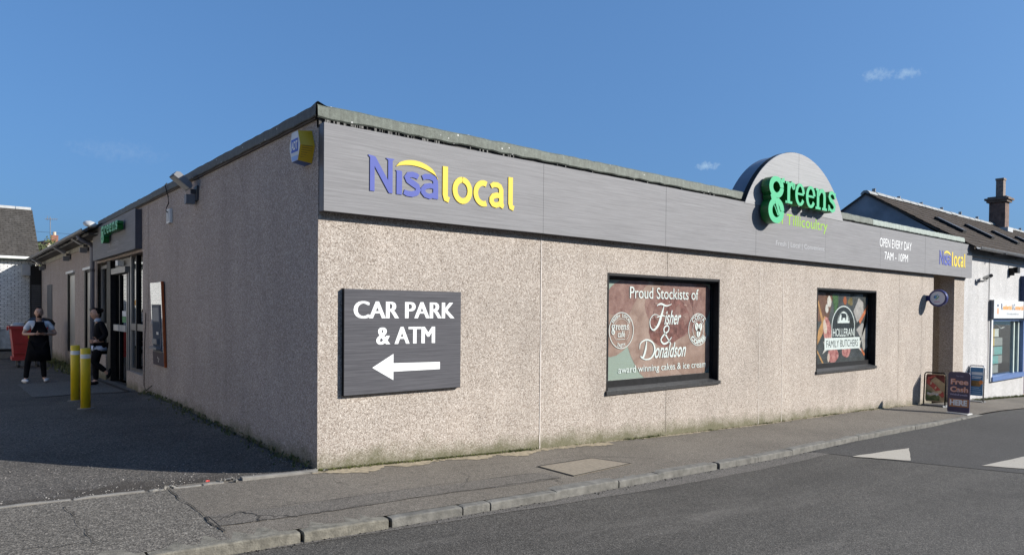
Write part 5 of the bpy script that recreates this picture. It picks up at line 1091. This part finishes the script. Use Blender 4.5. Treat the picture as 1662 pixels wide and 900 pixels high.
mb = MB(); mb.add([(-12, -17.8, 5), (60, -17.8, 5), (60, -21.5, 7.4), (-12, -21.5, 7.4), (60, -25, 5), (-12, -25, 5)], [(3, 2, 1, 0), (5, 4, 2, 3)]); ob('roof', mb, M_slate_far, TR); ob('gable', MB().add([(-12, -18, -3), (-12, -25, -3), (-12, -25, 5), (-12, -21.5, 7.35), (-12, -18, 5)], [(4, 3, 2, 1, 0)]), M_offwhite, TR)
sheet('far_pavement', rng(-60, 60, 2), lambda x: (-18.2, ky(x)-8.9), 4, lambda x, y: road(x, -10)+.08, M_pave)
# ------------------------------------------------------------------ far rooftops, trees, wires
FH = empty('gable_house', (4, 56, 0), 'distant rendered house with orange roof and brick chimney', 'house')
G = lambda u, v, w=0: Vector((2.0+u*.97, 55+u*.24+w, v))
mb = MB(); mb.prism([(0, -1), (0, 5.1), (1.35, 6.55), (2.7, 5.1), (2.7, -1)], lambda u, v, w: Vector((2.0+u*.97-w*.24, 55+u*.24+w*.97, v)), 0, 7); ob('wall', mb, plain('pale_render', (.42, .40, .36), .85), FH)
for sg in (0, 1):
    a, b = ((-.15, 4.95), (1.37, 6.62)) if sg == 0 else ((2.85, 4.95), (1.33, 6.62)); mb = MB(); T = lambda u, v, w: Vector((2.0+u*.97-w*.24, 55+u*.24+w*.97, v))
    mb.add([T(*a, -.15), T(*b, -.15), T(*b, 7.2), T(*a, 7.2), T(a[0], a[1]+.1, -.15), T(b[0], b[1]+.1, -.15), T(b[0], b[1]+.1, 7.2), T(a[0], a[1]+.1, 7.2)], [(0, 1, 2, 3), (4, 7, 6, 5), (0, 4, 5, 1), (0, 3, 7, 4)]); ob('roof', mb, M_orange_tile, FH)
c = ob('chimney', MB().box(3.4, 3.85, 56, 56.4, 5.9, 7.15), plain('red_chimney', (.22, .10, .07), .9, .3, 5), FH); mb = MB(); mb.tube([(3.62, 56.2, 7.15), (3.62, 56.2, 7.4)], .11, 8); ob('pot', mb, plain('pot_buff', (.5, .4, .3)), c)
AE = empty('tv_aerial', (3.28, 55.5, 6), 'thin television aerial on a pole above the distant gable', 'aerial'); mb = MB(); mb.tube([(3.28, 55.5, 5.0), (3.28, 55.5, 8.45)], .028, 6); ob('mast', mb, M_grey, AE); mb = MB(); mb.tube([(2.95, 55.4, 8.25), (3.75, 55.7, 8.32)], .025, 6); ob('boom', mb, M_grey, AE)
mb = MB(); [mb.tube([(3.05+.13*i, 55.2, 8.26+.01*i), (3.05+.13*i, 55.8, 8.26+.01*i)], .015, 5) for i in range(6)]; mb.tube([(3.1, 55.45, 8.2), (3.1, 55.45, 8.5)], .02, 5); ob('elements', mb, M_grey, AE, kind='stuff')
mb = MB(); mb.tube([(-8+i*2, 60+i*.1, 7.9-.03*i+.02*(i-5)**2*.3) for i in range(12)], .012, 5); ob('power_line', mb, M_dark, None, 'thin overhead wire crossing the sky behind the distant gable', 'wire')
def tree(x, y, z0, h, r, label, n=900):
    t = empty('tree', (x, y, z0), label, 'tree', 'trees behind the yard'); mb = MB(); mb.tube([(x, y, z0), (x+.1, y, z0+h*.4), (x, y+.1, z0+h*.8)], .12, 7, r1=.04)
    for k in range(7): q = k*.9; zz = z0+h*(.4+.07*k); mb.tube([(x+.05, y, zz), (x+math.cos(q)*r*.6, y+math.sin(q)*r*.6, zz+h*.15)], .04, 5, r1=.012)
    ob('trunk', mb, plain('bark', (.08, .06, .045), .9), t); mb = MB(); cl = [(random.gauss(0, r*.5), random.gauss(0, r*.5), random.uniform(.5, 1)*h, random.uniform(.25, .5)*r) for _ in range(11)]
    for _ in range(n):
        c = random.choice(cl); p = Vector((x+c[0]+random.gauss(0, c[3]*.5), y+c[1]+random.gauss(0, c[3]*.5), z0+c[2]+random.gauss(0, c[3]*.5))); s = random.uniform(.03, .07)*(1+r*.4); a = Vector((random.uniform(-1, 1), random.uniform(-1, 1), random.uniform(-1, 1))).normalized(); b = a.orthogonal().normalized()
        mb.add([p-a*s, p+b*s*.6, p+a*s, p-b*s*.6], [(0, 1, 2, 3)])
    ob('crown', mb, plain('foliage', (.07, .085, .03), .8, .5, 3), t)
tree(1.15, 40, -.4, 6.1, .75, 'tall thin leafy tree beside the slate roof edge'); tree(1.75, 46, -.4, 5.3, .8, 'lower bushy tree in front of the distant gable')
# ------------------------------------------------------------------ red wheeled bin
BN = empty('wheelie_bin', (-1.0, 18.7, -.13), 'red four wheeled waste bin overflowing with bags behind the standing man', 'bin')
zg = yardz(-1, 18.6); x0, x1, y0, y1 = -1.46, -.58, 18.5, 19.35
mb = MB(); zb = zg+.22; zt = zg+1.22
mb.add([(x0+.09, y0+.07, zb), (x1-.09, y0+.07, zb), (x1-.09, y1-.07, zb), (x0+.09, y1-.07, zb), (x0, y0, zt), (x1, y0, zt), (x1, y1, zt), (x0, y1, zt), (x0+.04, y0+.04, zt), (x1-.04, y0+.04, zt), (x1-.04, y1-.04, zt), (x0+.04, y1-.04, zt), (x0+.12, y0+.1, zb+.3), (x1-.12, y0+.1, zb+.3), (x1-.12, y1-.1, zb+.3), (x0+.12, y1-.1, zb+.3)], [(3, 2, 1, 0), (0, 1, 5, 4), (1, 2, 6, 5), (2, 3, 7, 6), (3, 0, 4, 7), (4, 5, 9, 8), (5, 6, 10, 9), (6, 7, 11, 10), (7, 4, 8, 11), (8, 9, 13, 12), (9, 10, 14, 13), (10, 11, 15, 14), (11, 8, 12, 15), (12, 13, 14, 15)])
M_red = plain('red_plastic', (.36, .032, .028), .45, .15, 5); ob('body', mb, M_red, BN)
mb = MB(); mb.box(x0-.05, x1+.05, y0-.05, y0+.02, zt-.06, zt+.03); mb.box(x0-.05, x0+.02, y0+.02, y1+.04, zt-.06, zt+.03); mb.box(x1-.02, x1+.05, y0+.02, y1+.04, zt-.06, zt+.03); mb.box(x0-.09, x0-.05, y0+.2, y0+.35, zt-.1, zt+.0); ob('rim', mb, M_red, BN)
ob('base_band', MB().box(x0+.03, x1-.03, y0+.02, y1-.06, zb+.0, zb+.1), M_red, BN); mb = MB(); mb.box(x0+.42, x0+.8, y0-.02, y0+.03, zt-.34, zt-.24); ob('label_strip', mb, plain('yellow_strip', (.55, .40, .03)), BN)
for z in (.42, .72): ob('moulded_rib', MB().box(x0+.05, x1-.05, y0+.0, y0+.06, zg+z, zg+z+.025), M_red, BN)
for x in (x0+.2, x1-.2):
    for y in (y0+.15, y1-.2): mb = MB(); mb.tube([(x-.03, y, zg+.1), (x+.03, y, zg+.1)], .1, 14); w = ob('wheel', mb, M_greydk, BN); ob('fork', MB().box(x-.04, x+.04, y-.02, y+.06, zg+.1, zb), M_grey, w)
for c, r, mt_, lab in (((-.72, 18.9, zt+.1), (.42, .3, .2), plain('black_bag', (.012, .012, .013), .3), 'black rubbish sack heaped on top of the red bin'), ((-1.27, 18.75, zt+.03), (.2, .2, .1), plain('clear_bag', (.35, .36, .37), .3), 'pale plastic bag at the left rim of the red bin')): ob('rubbish_bag', MB().blob(c, r, jit=.12), mt_, None, lab, 'rubbish bag')
# ------------------------------------------------------------------ people
def skin(nodes_, edges, name, mat, parent, root, sub=2, loc=None):
    me = bpy.data.meshes.new(name+'_sk'); keys = list(nodes_); me.from_pydata([nodes_[k][0] for k in keys], [(keys.index(a), keys.index(b)) for a, b in edges], [])
    o = bpy.data.objects.new(name+'_sk', me); C.objects.link(o); md = o.modifiers.new('s', 'SKIN'); md.use_smooth_shade = True; md.branch_smoothing = .35
    sv = me.skin_vertices[0].data
    for i, k in enumerate(keys):
        r = nodes_[k][1]; sv[i].radius = r if isinstance(r, tuple) else (r, r); sv[i].use_root = (k == root)
    su = o.modifiers.new('u', 'SUBSURF'); su.levels = su.render_levels = sub
    dg = bpy.context.evaluated_depsgraph_get(); m2 = bpy.data.meshes.new_from_object(o.evaluated_get(dg), depsgraph=dg); bpy.data.objects.remove(o); m2.name = name
    m2.materials.clear(); m2.materials.append(mat); r = bpy.data.objects.new(name, m2); C.objects.link(r); r.parent = parent
    for p in m2.polygons: p.use_smooth = True
    return r
M_skin = plain('skin', (.52, .31, .225), .5, .08); M_hair_d = plain('dark_hair', (.020, .013, .010), .8, .3, 40, spec=.1); M_shirt = plain('white_tshirt', (.62, .64, .68), .8, .06); M_apron = plain('black_apron', (.011, .011, .013), .9, .25, spec=.05); M_trs = plain('black_trousers', (.012, .012, .014), .9, .25, spec=.05); M_shoe = plain('white_trainers', (.66, .66, .66), .6, .08); M_eye = plain('eye_dark', (.01, .008, .007), .5, spec=.2); M_lip = plain('lips', (.30, .12, .10), .5)
def head(parent, c, s, face, hairmat, bun=False, beard=False):
    """c: head centre, face: unit vector the face looks along"""
    F = Vector(face).normalized(); Z = Vector((0, 0, 1)); R = F.cross(Z).normalized(); mt4 = Matrix((R, F, Z)).transposed(); c = Vector(c)
    T = lambda x, y, z: c+R*x*s+F*y*s+Z*z*s
    mb = MB(); bm = bmesh.new(); bmesh.ops.create_uvsphere(bm, u_segments=24, v_segments=18, radius=1); vs = []
    for v in bm.verts:
        x, y, z = v.co; w = .078*(1-.28*max(0, -z)**1.5); d = .098*(1-.12*max(0, -z)); x *= w; y = y*d-(.012*max(0, -z) if y < 0 else 0); z *= .118
        if y > 0: x *= 1-.08*max(0, -z/.118)
        if y > .07: y += .004*math.exp(-((z+.065)/.02)**2)+.003*math.exp(-((z-.03)/.015)**2)
        vs.append(T(x, y, z))
    mb.add(vs, [tuple(v.index for v in f.verts) for f in bm.faces]); bm.free(); hd = ob('head', mb, M_skin, parent, smooth=True)
    mb = MB(); mb.add([T(-.011, .09, .022), T(.011, .09, .022), T(.017, .092, -.028), T(-.017, .092, -.028), T(0, .118, -.022), T(0, .098, .02)], [(0, 5, 4, 3), (5, 1, 2, 4), (3, 4, 2)]); ob('nose', mb, M_skin, hd, smooth=True)
    for sx in (-1, 1):
        ob('eye', MB().blob(T(sx*.030, .088, .012), (.012*s, .012*s, .006*s)), M_eye, hd); ob('eyebrow', MB().blob(T(sx*.031, .093, .032), (.018*s, .008*s, .004*s)), hairmat, hd); ob('ear', MB().blob(T(sx*.078, -.01, -.005), (.012*s, .018*s, .03*s)), M_skin, hd, smooth=True)
    ob('mouth', MB().blob(T(0, .092, -.06), (.022*s, .010*s, .006*s) if abs(F.x) < .5 else (.010*s, .022*s, .006*s)), M_lip, hd)
    mb = MB(); bm = bmesh.new(); bmesh.ops.create_uvsphere(bm, u_segments=24, v_segments=18, radius=1); vs = []; keep = {}
    for v in bm.verts:
        x, y, z = v.co; k = 1.08+random.uniform(-.01, .02); vs.append(T(x*.079*k, y*.1*k-.004, z*.12*k+.004)); keep[v.index] = (z > (.72 if y > .25 else .45) or (y < .1 and z > -.12) or (y < -.35 and z > -.55))
    fs = [tuple(v.index for v in f.verts) for f in bm.faces if all(keep[v.index] for v in f.verts)]; bm.free(); mb.add(vs, fs); ob('hair', mb, hairmat, hd, smooth=True)
    if bun: ob('hair_bun', MB().blob(T(0, -.10, .075), (.055*s, .055*s, .05*s), jit=.06), hairmat, hd, smooth=True)
    if beard: ob('beard', MB().blob(T(0, .070, -.088), (.046*s, .030*s, .020*s), jit=.03), hairmat, hd, smooth=True); ob('moustache', MB().blob(T(0, .096, -.046), (.026*s, .008*s, .006*s)), hairmat, hd)
    return hd
# --- man facing the camera, looking at the phone in his hands
mx, my = -1.36, 12.55; mz = yardz(mx, my)
MN = empty('person', (mx, my, mz), 'man in white t-shirt and long black apron holding a phone by the red bin', 'person')
hx = .055
nd = {'pel': ((hx*.6, 0, .93), (.15, .10)), 'bel': ((hx*.8, -.0, 1.08), (.145, .105)), 'che': ((hx, .005, 1.27), (.165, .11)), 'nb': ((hx, .01, 1.43), (.075, .065)), 'nk': ((hx, 0, 1.50), .055), 'hd': ((hx, -.015, 1.58), .06),
      'ls': ((hx-.175, .01, 1.385), .062), 'le': ((hx-.30, -.03, 1.12), .043), 'lw': ((hx-.08, -.25, 1.13), .030), 'rs': ((hx+.175, .01, 1.385), .062), 're': ((hx+.33, -.03, 1.12), .043), 'rw': ((hx+.12, -.25, 1.13), .030),
      'lh': ((hx*.5-.095, 0, .88), .088), 'lk': ((-.16, -.02, .48), .056), 'la': ((-.195, .015, .09), .040), 'rh': ((hx*.5+.095, 0, .88), .088), 'rk': ((.135, -.02, .48), .056), 'ra': ((.16, .015, .09), .040), 'lt': ((-.20, -.13, .04), .035), 'rt': ((.19, -.13, .04), .035)}
ed = [('pel', 'bel'), ('bel', 'che'), ('che', 'nb'), ('nb', 'nk'), ('nk', 'hd'), ('che', 'ls'), ('ls', 'le'), ('le', 'lw'), ('che', 'rs'), ('rs', 're'), ('re', 'rw'), ('pel', 'lh'), ('lh', 'lk'), ('lk', 'la'), ('la', 'lt'), ('pel', 'rh'), ('rh', 'rk'), ('rk', 'ra'), ('ra', 'rt')]
skin(nd, ed, 'body', M_skin, MN, 'pel')
def sub(keys, k, nd, ed): 
    g = lambda r: tuple(x+k for x in r) if isinstance(r, tuple) else r+k
    return {a: (nd[a][0], g(nd[a][1])) for a in keys}, [e for e in ed if e[0] in keys and e[1] in keys]
def mid(nd, a, b, t, k=None): p, q = Vector(nd[a][0]), Vector(nd[b][0]); return (tuple(p.lerp(q, t)), k)
n2, e2 = sub(['bel', 'che', 'nb', 'ls', 'rs', 'pel'], .016, nd, ed); n2['le2'] = mid(nd, 'ls', 'le', .72, .066); n2['re2'] = mid(nd, 'rs', 're', .72, .066); e2 += [('ls', 'le2'), ('rs', 're2')]; n2['nb'] = (n2['nb'][0], (.085, .075)); skin(n2, e2, 'tshirt', M_shirt, MN, 'pel')
n2, e2 = sub(['pel', 'lh', 'lk', 'la', 'rh', 'rk', 'ra'], .014, nd, ed); skin(n2, e2, 'trousers', M_trs, MN, 'pel')
mb = MB(); rows = [(1.41, .085, -.135, 0), (1.33, .10, -.15, 0), (1.22, .15, -.15, 0), (1.10, .185, -.14, .07), (.95, .20, -.145, .12), (.75, .225, -.155, .11), (.50, .25, -.15, .10)]
for z, w, y, wrap in rows:
    cxr = lerp(.06, .045, (1.41-z)/.9)
    for j in range(9): t = j/4-1; mb.v.append(Vector((mx+cxr+w*t, my+y+wrap*abs(t)**3+.012*math.sin(j*1.9+z*7)*(1 if z < .8 else .3), mz+z)))
nrow = len(rows)
for i in range(nrow-1):
    for j in range(8): mb.f.append((i*9+j, (i+1)*9+j, (i+1)*9+j+1, i*9+j+1)); mb.mi.append(0)
o = ob('apron', mb, M_apron, MN, smooth=True); so_ = o.modifiers.new('t', 'SOLIDIFY'); so_.thickness = .012
for sx in (-1, 1): ob('apron_strap', MB().tube([(mx+hx+sx*.075, my-.135, mz+1.40), (mx+hx+sx*.078, my-.07, mz+1.475), (mx+hx+sx*.05, my+.06, mz+1.49)], .013, 6), plain('navy_strap', (.02, .022, .06)), MN)
head(MN, (mx+hx, my-.02, mz+1.615), 1.05, (-.05, -1, -.0), M_hair_d, beard=True)
def hand(parent, wrist, palm_dir, spread, curl, thumb, name='hand'):
    """palm and five separate fingers grown from the wrist"""
    w = Vector(wrist); d = Vector(palm_dir).normalized(); s = Vector(spread).normalized(); cu = Vector(curl).normalized(); mb = MB()
    M3 = Matrix((s, d, s.cross(d))).transposed(); mb.blob(w+d*.045, (.040, .05, .016), M=M3)
    for i, l in enumerate((.062, .075, .082, .07)):
        b = w+d*.085+s*(.028-.019*(3-i)); mb.tube([b, b+d*l*.45+cu*l*.12, b+d*l*.7+cu*l*.45, b+d*l*.68+cu*l*.8], .0085, 6, r1=.0065)
    b = w+d*.03+s*.036; t = Vector(thumb).normalized(); mb.tube([b, b+t*.035, b+t*.06+d*.012], .0105, 6, r1=.008); return ob(name, mb, M_skin, parent, smooth=True)
MV = Vector((mx, my, mz))
hand(MN, MV+Vector((hx-.085, -.245, 1.13)), (1, -.15, .12), (0, -.25, 1), (.2, -1, .3), (.5, -.2, 1)); hand(MN, MV+Vector((hx+.125, -.245, 1.13)), (-1, -.15, .12), (0, -.25, 1), (-.2, -1, .3), (-.5, -.2, 1))
for i in ('lt', 'rt'):
    p = Vector(nd[i][0]); sx = -1 if i == 'lt' else 1; sh = ob('shoe', MB().blob(MV+Vector((p.x+sx*.012, -.055, .045)), (.058, .145, .05), M=Matrix.Rotation(-sx*.3, 3, 'Z')), M_shoe, MN, smooth=True)
PH = empty('mobile_phone', MV+Vector((hx+.02, -.33, 1.17)), 'dark mobile phone held in both hands by the man in the apron', 'phone'); ob('case', MB().box(*[v for v in (mx+hx-.05, mx+hx+.09, my-.345, my-.335, mz+1.165, mz+1.235)]), M_black, PH); ob('screen', MB().box(mx+hx-.045, mx+hx+.085, my-.3345, my-.333, mz+1.17, mz+1.23), plain('phone_glass', (.02, .025, .03), .1), PH)
# --- woman in profile leaning by the entrance
wx, wy = -.45, 10.75; wz = yardz(wx, wy)+.012
WM = empty('person', (wx, wy, wz), 'woman in black cardigan with dark hair in a bun leaning by the side entrance', 'person')
nd = {'pel': ((.10, 0, .90), (.125, .15)), 'bel': ((.10, 0, 1.06), (.105, .13)), 'che': ((.10, 0, 1.24), (.12, .145)), 'nb': ((.085, 0, 1.40), .07), 'nk': ((.07, 0, 1.46), .05), 'hd': ((.04, 0, 1.54), .055),
      'ls': ((.11, -.15, 1.35), .058), 'le': ((.20, -.21, 1.10), .042), 'lw': ((.05, -.20, .98), .028), 'rs': ((.11, .15, 1.35), .058), 're': ((.2, .2, 1.10), .042), 'rw': ((.06, .16, .98), .028),
      'lh': ((.10, -.08, .84), .092), 'lk': ((.10, -.09, .50), .062), 'la': ((.26, -.09, .36), .042), 'lt': ((.25, -.10, .27), .034), 'rh': ((.10, .08, .84), .09), 'rk': ((.03, .06, .46), .058), 'ra': ((.04, .06, .09), .040), 'rt': ((-.07, .06, .04), .034)}
nd['lk'] = ((-.04, -.09, .52), .062); nd['la'] = ((.21, -.09, .30), .042); nd['lt'] = ((.25, -.09, .22), .036)
skin(nd, ed, 'body', M_skin, WM, 'pel')
n2, e2 = sub(['pel', 'bel', 'che', 'nb', 'ls', 'le', 'rs', 're', 'lw', 'rw'], .022, nd, ed); n2['pel'] = ((.10, 0, .92), (.15, .165)); n2['nb'] = (n2['nb'][0], .075); skin(n2, e2, 'cardigan', M_apron, WM, 'pel')
n2, e2 = sub(['pel', 'lh', 'lk', 'la', 'rh', 'rk', 'ra'], .016, nd, ed); skin(n2, e2, 'trousers', M_trs, WM, 'pel')
WV = Vector((wx, wy, wz)); mb = MB(); mb.lathe([(.150, .76), (.165, .80), (.16, .87)], (0, 0, 0), 20); [setattr(v, 'y', v.y*1.12) for v in mb.v]; mb.v = [v+WV+Vector((.10, 0, 0)) for v in mb.v]; ob('shirt_hem', mb, plain('pale_blue_shirt', (.45, .52, .66), .8), WM, smooth=True)
mb = MB(); mb.lathe([(.078, 1.395), (.066, 1.45), (.058, 1.475)], (0, 0, 0), 16); mb.v = [v+WV+Vector((.065, 0, 0)) for v in mb.v]; ob('collar', mb, plain('pale_blue_shirt', (.45, .52, .66), .8), WM, smooth=True)
head(WM, WV+Vector((.025, 0, 1.565)), 1.05, (-1, -.12, .0), M_hair_d, bun=True)
hand(WM, WV+Vector((.04, -.19, .98)), (-.9, .3, -.1), (0, .3, 1), (-.2, .9, 0), (-.5, .1, 1)); hand(WM, WV+Vector((.05, .15, .98)), (-.9, -.3, -.1), (0, -.3, 1), (-.2, -.9, 0), (-.5, -.1, 1))
ob('shoe', MB().blob(WV+Vector((-.03, .06, .04)), (.13, .048, .045)), M_black, WM, smooth=True); ob('shoe', MB().blob(WV+Vector((.265, -.09, .25)), (.045, .046, .12), M=Matrix.Rotation(.25, 3, 'Y')), M_black, WM, smooth=True)
